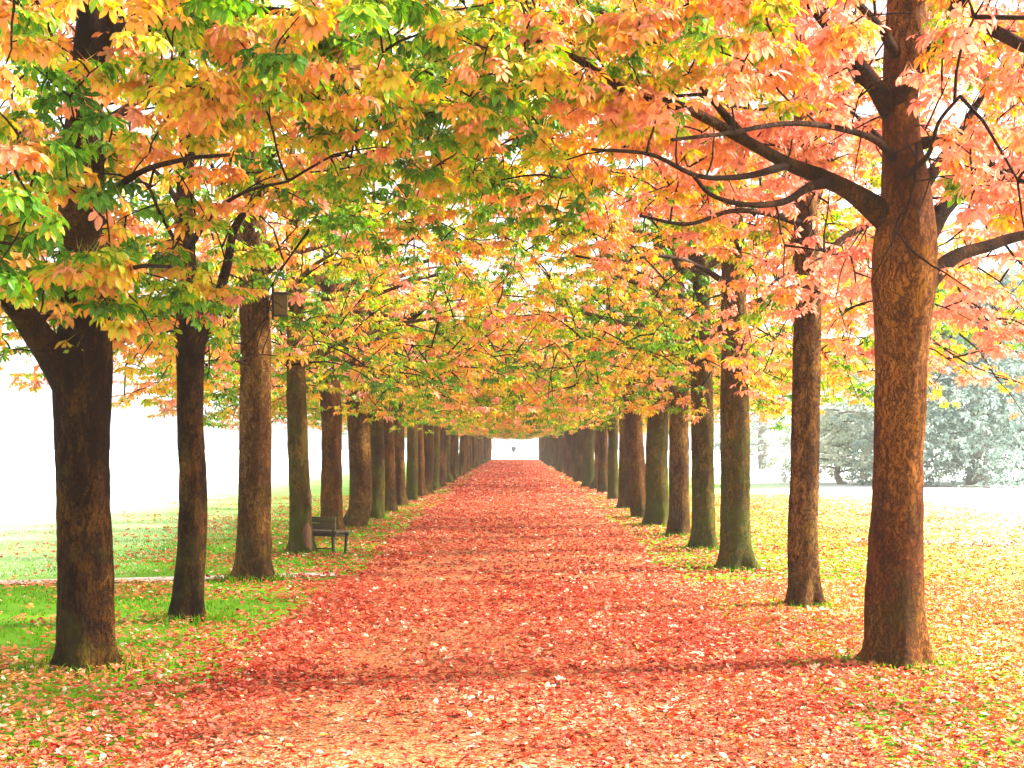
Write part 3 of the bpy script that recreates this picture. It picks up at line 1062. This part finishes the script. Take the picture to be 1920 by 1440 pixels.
def far_tree(side, k, X, Y, r):
    rr = random.Random(k * 7 + (side == 'right'))
    v = VAR[(k * 5 + (3 if side == 'right' else 0) + k // 3) % len(VAR)]
    if k < 14:
        label = '%s chestnut tree from the camera in the %s row' % (ORD[k], side)
        if (side, k) in TREE_LOOK:
            label = TREE_LOOK[(side, k)][0]
        grp = 'chestnut trees lining the path'
    else:
        label = 'far slim chestnut tree fading in haze towards the end of the %s row' % side
        grp = 'far chestnut trees of the %s row' % side
    rz = rr.uniform(0, 6.283)
    root = empty('chestnut_tree', (X, Y, 0), rz, label=label, category='tree', group=grp)
    bark = TREE_LOOK.get((side, k), (0, [M_BARK, M_BARK_GREEN, M_BARK_OLD][(k * 2 + (side == 'left')) % 3]))[1]
    key = bark.name
    if key not in v['tm']:
        v['tm'][key] = v['trunk'].mesh('trunk', bark)
        la = []
        for V, Q in v['limbs']:
            b = Acc()
            b.add(V, Q)
            la.append(b.mesh('limb', bark))
        v['tm'][key + '_l'] = la
    t = link('trunk', v['tm'][key], root)
    s = r / 0.19
    t.scale = (s, s, 1)
    if Y < 45:
        for me in v['tm'][key + '_l']:
            l = link('limb', me, root)
    else:
        if 'all' not in v['tm']:
            b = Acc()
            for V, Q in v['limbs']:
                b.add(V, Q)
            v['tm']['all'] = b.mesh('limbs', bark)
        l = link('limbs', v['tm']['all'], root)
        l['kind'] = 'stuff'
    tw = link('twigs', v['twigs'], root)
    tw['kind'] = 'stuff'
    cr = link('crown', v['crown'], root)
    cr['kind'] = 'stuff'
    bias = TREE_LOOK[(side, k)][2] if (side, k) in TREE_LOOK else (0.41 if Y < 45 else 0.42) + rr.uniform(-.06, .06)
    cr.color = (bias, 0, 0, 1)
    tree_roots[(side, k)] = root


# ------------------------------------------------------------------ ground
def grid_mesh(name, xs, ys, zf, mat):
    X, Y = np.meshgrid(xs, ys)
    V = np.c_[X.ravel(), Y.ravel(), zf(X.ravel(), Y.ravel())]
    nx, ny = len(xs), len(ys)
    i = np.arange(ny - 1)[:, None] * nx + np.arange(nx - 1)[None, :]
    F = np.stack([i, i + 1, i + 1 + nx, i + nx], -1).reshape(-1, 4)
    return mesh_np(name, V, F, mat, smooth=True)


def ground_z(x, y):
    near = np.exp(-((np.abs(x) - 3.2) / 2.2) ** 2) * (y < 150) * (y > -20)
    return -0.012 + 0.0 * x + near * 0.02 * (fbm(np.c_[x, y] * 0.8, 3, 3) - 0.5)


xs = np.concatenate([[-330, -200, -120, -70, -45, -30, -20], np.linspace(-14, 14, 141), [20, 30, 45, 70, 120, 200, 330]])
ys = np.concatenate([[-330, -150, -60, -20, -5], np.linspace(0, 60, 241), [70, 85, 100, 120, 145, 175, 220, 270, 330]])
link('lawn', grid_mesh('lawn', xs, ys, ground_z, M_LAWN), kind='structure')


def edge_x(y, s):
    y = np.asarray(y, float)
    return 2.05 + 0.30 * (fbm(np.c_[y * 0.55, np.full(len(y), s * 9.0)], 21 + s, 3) - 0.5) * 2


yy = np.concatenate([np.linspace(-6, 60, 331), np.linspace(61, 141, 60)])
cols = np.linspace(-1, 1, 25)
eL, eR = edge_x(yy, 0), edge_x(yy, 1)
PV = []
for c in cols:
    x = np.where(c < 0, c * eL, c * eR)
    PV.append(np.c_[x, yy, np.full(len(yy), 0.006) + 0.012 * (1 - c * c) + (0 if abs(c) < 1 else -0.02)])
PV = np.stack(PV, 1).reshape(-1, 3)
i = np.arange(len(yy) - 1)[:, None] * 25 + np.arange(24)[None, :]
PF = np.stack([i, i + 1, i + 26, i + 25], -1).reshape(-1, 4)
link('gravel_path', mesh_np('gravel_path', PV, PF, M_PATH, smooth=True), kind='structure')


def strip(name, pts, half, z, mat):
    P = spline(np.array(pts, float), 60)
    t = np.gradient(P, axis=0)
    t /= np.linalg.norm(t, axis=1)[:, None]
    nrm = np.c_[-t[:, 1], t[:, 0]]
    jit = 0.10 * (fbm(np.c_[np.arange(60) * 0.35, np.zeros(60)], 77, 3) - 0.5)
    rows_ = []
    for s in (-1, -.4, .4, 1):
        q = P + nrm * (s * half + jit[:, None] * abs(s))
        rows_.append(np.c_[q, np.full(60, z if abs(s) < 1 else z - 0.012)])
    V = np.stack(rows_, 1).reshape(-1, 3)
    i = np.arange(59)[:, None] * 4 + np.arange(3)[None, :]
    F = np.stack([i, i + 4, i + 5, i + 1], -1).reshape(-1, 4)
    return link(name, mesh_np(name, V, F, mat, smooth=True), kind='structure')


strip('side_path', [(-60, 14.6), (-25, 16.1), (-8, 17.0), (-5, 17.35), (-3.2, 17.9), (-2.2, 18.2)], 0.26, 0.012, M_SIDE)
strip('meadow_path', [(5.6, 24.6), (8.5, 23.6), (14, 22.6), (40, 20)], 0.45, 0.012, M_SIDE)
strip('planting_bed', [(13.5, 56.2), (16, 54.6), (20, 53.6), (34, 52.5)], 0.7, 0.03, M_SOIL)

# ------------------------------------------------------------------ the avenue
for side, k, X, Y, r in TREES:
    if (side, k) in HAND:
        near_tree(side, k, X, Y, r, 420 if k == 0 else 390, 12 if side == 'left' else 14, [280, 180, 180, 60][k])
    else:
        far_tree(side, k, X, Y, r)

# ------------------------------------------------------------------ fallen leaves
LF = [leaflet(True, 1.0, 0.46, f, d) for f, d in ((0.25, 0.12), (-0.2, -0.15), (0.35, -0.1), (0.1, 0.35), (-0.3, 0.2))]
LC = [leaflet(False, 1.0, 0.5, f, d) for f, d in ((0.2, 0.1), (-0.2, -0.1), (0.3, 0.2))]
FALL = [(V - np.array([0.5, 0, 0]), T, U[T].reshape(-1, 2)) for V, T, U in LF]
for s in range(3):
    V, T, U = compound_leaf(80 + s, True, True)
    FALL.append((V * np.array([0.9, 0.9, 0.5]), T, U))
FALLC = [(V - np.array([0.5, 0, 0]), T, U[T].reshape(-1, 2)) for V, T, U in LC]


def litter_density(x, y):
    n = fbm(np.c_[x, y] * 0.9, 31, 4)
    n2 = fbm(np.c_[x * 0.5, y * 0.9], 57, 3)
    path = np.abs(x) < 2.05
    d = np.zeros(len(x))
    right = 1 / (1 + np.exp(-(x - 0.45 - 0.8 * (n2 - 0.5)) * 3.2))
    leftedge = np.exp(-((x + 1.95) / 0.55) ** 2)
    far = np.clip((y - 17) / 6, 0, 1)
    dp = 0.43 + 0.65 * right + 0.8 * leftedge + 0.55 * far + 1.1 * (n - 0.5)
    lawnL = x <= -2.05
    clear = np.exp(-((y - 14.0) / 3.6) ** 2) * 1.0
    dl = 0.66 - 0.66 * clear - 0.12 * np.clip(-x - 4, 0, 20) - 0.22 * (y > 18) + 0.9 * (n - 0.5) + 0.35 * np.exp(-((x + 2.1) / 0.5) ** 2)
    dr = 1.05 - 0.07 * np.clip(x - 4, 0, 20) + 0.9 * (n - 0.5)
    d = np.where(path, dp, np.where(lawnL, dl, dr))
    d = np.where((x < -3.7) & (np.abs(y - (17.9 + 0.25 * (x + 3.2))) < 0.42), 0.04, d)
    return np.clip(d, 0.02, 1.0)


def place_litter(n, y0, y1, xl, xr, tmpl, size, seed):
    rng = np.random.default_rng(seed)
    x = rng.uniform(xl, xr, n)
    y = y0 + (y1 - y0) * rng.uniform(0, 1, n)
    # keep what the view can see
    keep = (np.abs(x) < y * 0.40 + 1.0) & (rng.uniform(0, 1, n) < litter_density(x, y))
    x, y = x[keep], y[keep]
    n = len(x)
    z = 0.022 + rng.uniform(0, 0.022, n)
    az = rng.uniform(0, 6.283, n)
    tilt = rng.normal(0, 0.22, n)
    xd = np.c_[np.cos(az) * np.cos(tilt), np.sin(az) * np.cos(tilt), np.sin(tilt)]
    up = np.c_[rng.normal(0, .28, n), rng.normal(0, .28, n), np.where(rng.uniform(0, 1, n) < .7, 1.0, -1.0)]
    s = size * rng.uniform(0.6, 1.35, n) * np.where(rng.uniform(0, 1, n) < 0.15, 0.55, 1.0)
    # red to salmon on the gravel, orange on the grass
    on_path = np.exp(-(np.clip(np.abs(x) - 2.0, 0, None) / 0.9) ** 2)
    tone = 0.37 + 0.10 * np.clip(x / 2.0, 0, 1) + 0.28 * (1 - on_path) + rng.normal(0, 0.15, n) + 0.45 * (fbm(np.c_[x, y] * 0.7, 91, 3) - 0.5)
    tone = np.where(rng.uniform(0, 1, n) < 0.045, 0.98, tone)
    k = len(tmpl)
    if k > 5:
        which = np.where(rng.uniform(0, 1, n) < 0.84, rng.integers(0, 5, n), rng.integers(5, k, n))
    else:
        which = rng.integers(0, k, n)
    pos = np.c_[x, y, z]
    return pos, frames(xd, up), s, tone, which


pos, R, s, tone, which = place_litter(120000, 6.8, 17.0, -6.5, 8.0, FALL, 0.060, 1)
s = np.where(which >= 5, s * 0.85, s)
ok, px, py = in_view(pos, -10)
d = np.where(ok, pos[:, 1] - 1.2 * (s - 0.060) * 18, 1e9)
first = np.argsort(d)[:300]
single = np.zeros(len(pos), bool)
single[first] = True
rest = ~single
o = link('leaf_litter', scatter_mesh('leaf_litter', FALL, which[rest], pos[rest], R[rest], s[rest], tone[rest], M_LITTER),
         kind='stuff', label='red and salmon fallen chestnut leaves strewn over path and grass', category='fallen leaves')
o.color = (0.5, 0, 0, 1)
FALL_ME = [mesh_np('fallen_leaf', V, T, M_LITTER, U, np.full(len(T), 0.5)) for V, T, U in FALL]


def litter_label(t, px):
    where = 'left part' if px < 640 else ('middle' if px < 1280 else 'right part')
    if t > 0.9:
        return 'pale cream fallen chestnut leaf lying in the %s of the foreground' % where
    if t > 0.66:
        return 'orange fallen chestnut leaf lying in the %s of the foreground' % where
    if t > 0.42:
        return 'salmon fallen chestnut leaf lying in the %s of the foreground' % where
    return 'deep red fallen chestnut leaf lying in the %s of the foreground' % where


for i in np.where(single)[0]:
    o = bpy.data.objects.new('fallen_leaf', FALL_ME[which[i]])
    C.objects.link(o)
    M = np.eye(4)
    M[:3, :3] = R[i] * s[i]
    M[:3, 3] = pos[i]
    o.matrix_world = Matrix(M.tolist())
    tv = float(tone[i])
    o.color = (tv, 0, 0, 1)
    o['label'] = litter_label(tv, px[i])
    o['category'] = 'fallen leaf'
    o['group'] = litter_label(tv, px[i]).replace(' leaf lying', ' leaves lying')
pos, R, s, tone, which = place_litter(90000, 17.0, 45.0, -9, 11, FALLC, 0.09, 2)
o = link('leaf_litter', scatter_mesh('leaf_litter', FALLC, which, pos, R, s, tone, M_LITTER),
         kind='stuff', label='carpet of red leaves farther down the path', category='fallen leaves')
o.color = (0.5, 0, 0, 1)
pos, R, s, tone, which = place_litter(36000, 45.0, 140.0, -4.5, 4.5, FALLC, 0.16, 3)
o = link('leaf_litter', scatter_mesh('leaf_litter', FALLC, which, pos, R, s, tone, M_LITTER),
         kind='stuff', label='hazy orange leaf carpet at the far end of path', category='fallen leaves')
o.color = (0.5, 0, 0, 1)

# ------------------------------------------------------------------ grass
def grass(n, y0, y1, xl, xr, seed, hgt):
    rng = np.random.default_rng(seed)
    x = rng.uniform(xl, xr, n)
    y = y0 + (y1 - y0) * rng.uniform(0, 1, n) ** 1.3
    keep = (np.abs(x) > 2.15 + 0.35 * (fbm(np.c_[x, y] * 1.3, 5, 3) - 0.3)) & (np.abs(x) < y * 0.38 + 0.6)
    keep &= fbm(np.c_[x, y] * 1.9, 8, 3) > np.where(x > 0, 0.44, 0.36)
    keep &= ~((x < -2) & (np.abs(y - (17.9 + 0.2 * (x + 3.2))) < 0.45))
    x, y = x[keep], y[keep]
    return x, y


def blades(x, y, h, tone, seed):
    rng = np.random.default_rng(seed)
    n = len(x)
    az = rng.uniform(0, 6.283, n)
    lean = rng.uniform(0.1, 0.9, n)
    wd = rng.uniform(0.0025, 0.005, n) * (1 + y * 0.03)
    b = np.c_[x, y, np.full(n, -0.015)]
    sd = np.c_[-np.sin(az), np.cos(az), np.zeros(n)] * wd[:, None]
    dr = np.c_[np.cos(az), np.sin(az), np.zeros(n)]
    m = b + dr * (h * lean * 0.35)[:, None] + np.c_[np.zeros((n, 2)), h * 0.62]
    tp = b + dr * (h * lean)[:, None] + np.c_[np.zeros((n, 2)), h * (1.05 - 0.4 * lean)]
    V = np.stack([b - sd, b + sd, m + sd * .8, m - sd * .8, tp], 1).reshape(-1, 3)
    i = np.arange(n)[:, None] * 5
    F = np.stack([np.c_[i, i + 1, i + 2], np.c_[i, i + 2, i + 3], np.c_[i + 3, i + 2, i + 4]], 1).reshape(-1, 3)
    return V, F, np.repeat(tone, 3)


gx, gy = grass(220000, 7.0, 34.0, -11, 12, 4, 0.05)
rng = np.random.default_rng(9)
gh = 0.032 * rng.uniform(0.5, 1.4, len(gx))
gt = np.clip(0.30 + 0.5 * (fbm(np.c_[gx, gy] * 0.5, 15, 3) - 0.5) + 0.06 * (gx > 0) + rng.normal(0, .09, len(gx)), 0, 0.66)
sun_pale = np.where(gx < 0, (gy > 17.9 + 0.25 * (gx + 3.2)) * np.clip((-gx - 4.4) * 0.4, 0, 1), np.clip((gx - 5.0) * 0.3, 0, 1))
gt = np.where(rng.uniform(0, 1, len(gx)) < sun_pale, 0.78 + 0.2 * rng.uniform(0, 1, len(gx)), gt)      # blades paled on the open meadow, sunlit glare put into their colour
V1, F1, T1 = blades(gx, gy, gh, gt, 10)
# taller tufts left uncut round the feet of the trunks
tx, ty, th_ = [], [], []
for side, k, X, Y, r in TREES[:]:
    if Y < 40:
        m = 380
        ang = rng.uniform(0, 6.283, m)
        rad = r * 1.35 + np.abs(rng.normal(0, 0.13, m))
        tx.append(X + np.cos(ang) * rad)
        ty.append(Y + np.sin(ang) * rad)
        th_.append(rng.uniform(0.04, 0.12, m))
tx, ty, th_ = map(np.concatenate, (tx, ty, th_))
V2, F2, T2 = blades(tx, ty, th_, np.clip(rng.normal(0.3, .15, len(tx)), 0, 1), 12)
link('grass', mesh_np('grass', np.vstack([V1, V2]), np.vstack([F1, F2 + len(V1)]), M_GRASS, tone=np.r_[T1, T2]), kind='stuff',
     label='short vivid green grass on both sides of the avenue', category='grass')

# ------------------------------------------------------------------ bench beside the fourth left tree
YB = F_PX * EYE / (1040 - CY)
pB = at(617, 1040, YB)
bench = empty('park_bench', (pB[0], YB + 0.10, 0.0), math.radians(-28),
              label='low weathered wooden bench standing beside the mossy fourth trunk on the left', category='bench')
# local x along the seat, local +y the side one sits on (faces away from the camera, to the path)
LB = 0.74
for j, zc in enumerate((0.36, 0.455)):
    box_obj('backrest_board', bench, (-LB / 2 + 0.10, 0.0, zc + 0.035), (LB, 0.025, 0.09), M_WOOD)
for j in range(3):
    box_obj('seat_board', bench, (-LB / 2 + 0.10, 0.07 + j * 0.115, 0.315), (LB, 0.105, 0.03), M_WOOD)
box_obj('seat_rail', bench, (-LB / 2 + 0.10, 0.02, 0.275), (LB - 0.02, 0.03, 0.05), M_WOOD_DARK)
box_obj('seat_rail', bench, (-LB / 2 + 0.10, 0.34, 0.275), (LB - 0.02, 0.03, 0.05), M_WOOD_DARK)
for lx in (-LB + 0.16, 0.04):
    for ly, tl in ((0.03, -0.05), (0.33, 0.12)):
        v = Matrix.Rotation(-tl, 3, 'X')
        box_obj('leg', bench, (lx, ly + tl * 0.14, 0.125), (0.035, 0.035, 0.28), M_WOOD_DARK, rot=[list(q) for q in v])
    box_obj('end_rail', bench, (lx, 0.18, 0.27), (0.03, 0.28, 0.04), M_WOOD_DARK)
    box_obj('back_post', bench, (lx, 0.022, 0.42), (0.03, 0.018, 0.24), M_WOOD_DARK)
box_obj('stretcher', bench, (-LB / 2 + 0.10, 0.02, 0.075), (LB - 0.14, 0.018, 0.018), M_WOOD_DARK)

# bare orange wood where the bark of that trunk was torn off
def scar(root, key, th0, dth, z0, z1, seed):
    h = HAND[key]
    base = (root.location[0], root.location[1])
    tp = pix(base, [(x, y) for x, y, _ in h['trunk']])
    tr = np.array([q[2] for q in h['trunk']]) / F_PX * base[1]
    m, n = 16, 9
    V = []
    for i in range(m):
        z = z0 + (z1 - z0) * i / (m - 1)
        wv = math.sin(math.pi * min(max(i / (m - 1), 0.03), 0.97)) ** 0.5
        wv *= 0.75 + 0.5 * float(vnoise([[i * 0.6, seed, 0.0]], seed)[0])
        cx, r_ = np.interp(z, tp[:, 2], tp[:, 0]), np.interp(z, tp[:, 2][1:], tr[1:])
        for j in range(n):
            u = j / (n - 1) * 2 - 1
            th = th0 + u * dth * wv
            q = r_ * (1.085 if abs(u) < 0.95 else 0.98) + 0.012 * (1 - u * u)
            V.append((cx + q * math.cos(th), q * math.sin(th), z))
    i = np.arange(m - 1)[:, None] * n + np.arange(n - 1)[None, :]
    Fq = np.stack([i, i + 1, i + 1 + n, i + n], -1).reshape(-1, 4)
    link('bark_scar', mesh_np('bark_scar', np.array(V), Fq, M_SCAR, smooth=True), root)['label'] = 'bare orange patch without bark'


scar(tree_roots[('left', 3)], ('left', 3), math.radians(-52), 0.42, 0.06, 0.46, 3)
scar(tree_roots[('left', 3)], ('left', 3), math.radians(-30), 0.30, 0.70, 0.95, 5)

# ------------------------------------------------------------------ nest box on the third left trunk
X3, Y3 = TREES[2][2], TREES[2][3]
c = at(527, 572, Y3 - 0.10)
nb = empty('nest_box', (c[0], c[1], c[2] - 0.12), math.radians(8), label='small wooden nest box with dark lid hung on flaky third left trunk', category='nest box')
box_obj('wall', nb, (0, 0, 0.12), (0.155, 0.15, 0.235), M_BOX)
box_obj('roof', nb, (0, -0.015, 0.252), (0.205, 0.20, 0.022), M_ROOF)
box_obj('floor_board', nb, (0, 0, -0.004), (0.165, 0.16, 0.014), M_ROOF)
box_obj('back_batten', nb, (-0.095, 0.03, 0.13), (0.03, 0.04, 0.36), M_WOOD_DARK)
hole = Acc()
V, Q = tube([(0.085 - 0.012, -0.0, 0.17), (0.082, 0, 0.17)], [0.02, 0.018], 14)
hole.add(V, Q)
link('entrance_hole', hole.mesh('entrance_hole', M_ROOF), nb)

# ------------------------------------------------------------------ railing where the path ends
YR = 146.0
rl = empty('railing', (0, YR, 0), label='low pale grey railing across the far end of the path', category='railing')
x0, x1 = at(930, 850, YR)[0], at(1012, 850, YR)[0]
for xx in np.linspace(x0, x1, 6):
    box_obj('post', rl, (xx, 0, 0.36), (0.10, 0.10, 0.72), M_METAL, bevel=0.01)
box_obj('rail', rl, ((x0 + x1) / 2, 0, 0.72), (x1 - x0 + .2, 0.08, 0.09), M_METAL, bevel=0.01)
box_obj('rail', rl, ((x0 + x1) / 2, 0, 0.32), (x1 - x0 + .1, 0.05, 0.05), M_METAL, bevel=0.008)
sp = at(963, 842, YR + 6)
sg = empty('signboard', (sp[0], YR + 6, 0), label='small grey signboard on a thin post beyond the railing', category='sign')
box_obj('board', sg, (0, 0, sp[2]), (0.42, 0.05, 0.42), M_METAL, bevel=0.012)
box_obj('post', sg, (0, 0.06, sp[2] / 2), (0.05, 0.05, sp[2]), M_METAL, bevel=0.01)

# ------------------------------------------------------------------ park trees on the right, beyond the lawn
def park_tree(X, Y, rx, h, n, seed, label, name='park_tree', leaf=0.34, tone_b=0.5, low=0.25):
    rng = np.random.default_rng(seed)
    root = empty(name, (X, Y, 0), label=label, category='tree' if h > 4 else 'shrub')
    zs = np.linspace(-0.1, h * 0.85, 8)
    a = Acc()
    P = np.c_[rng.normal(0, .08, 8).cumsum(), rng.normal(0, .08, 8).cumsum(), zs]
    V, Q = tube(spline(P, 30), np.linspace(0.045 * h, 0.01 * h, 30), 12, rough=0.08, seed=seed)
    a.add(V, Q)
    link('trunk', a.mesh('trunk', M_SOIL), root)  # pale soil tone instead of bark, haze painted into the colour
    # boughs: each is a drooping shelf of foliage
    nb_ = int(14 + h * 3)
    pos, xd, up = [], [], []
    limb = Acc()
    for b in range(nb_):
        z0 = low + (h - low) * (b + rng.uniform(0, 1)) / nb_
        f = 1 - (max(z0 - low, 0) / (h - low + .4)) ** 1.7
        ln = rx * (0.35 + 0.65 * f) * rng.uniform(0.75, 1.1)
        az = b * 2.399 + rng.normal(0, .3)
        dv = np.array([math.cos(az), math.sin(az), 0])
        u = np.linspace(0, 1, 7)[:, None]
        B = np.array([0, 0, z0 * 0.9 + .2]) + dv * ln * u + np.array([0, 0, 1]) * (0.25 * ln * u - 0.33 * ln * u * u)
        B[:, 2] = np.maximum(B[:, 2], 0.15)
        V, Q = tube(B, np.linspace(0.05, 0.008, 7), 5)
        limb.add(V, Q)
        m = n // nb_
        s = rng.uniform(0.15, 1.05, m) ** 0.6
        k = np.clip(s * 6, 0, 5.999)
        k0 = k.astype(int)
        p = B[k0] + (B[k0 + 1] - B[k0]) * (k - k0)[:, None]
        spread = (0.16 + 0.28 * s) * ln
        p = p + np.c_[rng.normal(0, 1, m) * spread * .55, rng.normal(0, 1, m) * spread * .55, rng.normal(0, 0.16, m) * ln * .6 - 0.1]
        p[:, 2] = np.maximum(p[:, 2], 0.12)
        pos.append(p)
        v = dv + rng.normal(0, .6, (m, 3))
        v[:, 2] -= 0.35
        xd.append(v)
        up.append(np.array([0, 0, 1.0]) + rng.normal(0, .4, (m, 3)))
    lb = link('limbs', limb.mesh('limbs', M_SOIL), root)
    lb['kind'] = 'stuff'
    pos, xd, up = map(np.vstack, (pos, xd, up))
    nn = len(pos)
    tone = np.clip(tone_b + rng.normal(0, .16, nn) + 0.5 * (fbm(pos * 0.8, seed, 2) - 0.5), 0, 1)
    cr = link('crown', scatter_mesh('crown', COARSE, rng.integers(0, len(COARSE), nn), pos, frames(xd, up), leaf * rng.uniform(.6, 1.2, nn), tone, M_BGLEAF), root)
    cr['kind'] = 'stuff'
    cr.color = (0.5, 0, 0, 1)


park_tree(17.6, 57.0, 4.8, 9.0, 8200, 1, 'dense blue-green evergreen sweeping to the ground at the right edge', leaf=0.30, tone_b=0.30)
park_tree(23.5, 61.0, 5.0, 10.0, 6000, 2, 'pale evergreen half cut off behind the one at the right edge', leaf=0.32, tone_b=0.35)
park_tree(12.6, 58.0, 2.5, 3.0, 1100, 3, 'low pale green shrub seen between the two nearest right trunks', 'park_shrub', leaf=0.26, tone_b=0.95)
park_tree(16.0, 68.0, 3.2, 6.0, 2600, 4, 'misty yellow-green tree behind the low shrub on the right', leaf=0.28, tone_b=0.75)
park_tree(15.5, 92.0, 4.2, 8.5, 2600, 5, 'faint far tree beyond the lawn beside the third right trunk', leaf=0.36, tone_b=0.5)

# ------------------------------------------------------------------ morning mist
hz = bpy.data.materials.new('mist')
hz.use_nodes = True
t = hz.node_tree
t.nodes.clear()
pv = N(t, 'ShaderNodeVolumePrincipled', Density=HAZE_DENSITY, Anisotropy=0.2)
pv.inputs['Color'].default_value = (0.97, 0.98, 1.0, 1)
o = t.nodes.new('ShaderNodeOutputMaterial')
L(t, pv.outputs[0], o.inputs['Volume'])
v, f = box_vf((0, 0, 5.0), (680, 680, 13.0))
me = bpy.data.meshes.new('haze')
me.from_pydata([tuple(q) for q in v], [], [tuple(int(i) for i in q) for q in f])
me.materials.append(hz)
link('haze', me, kind='stuff', label='thin white morning mist over the park', category='mist')
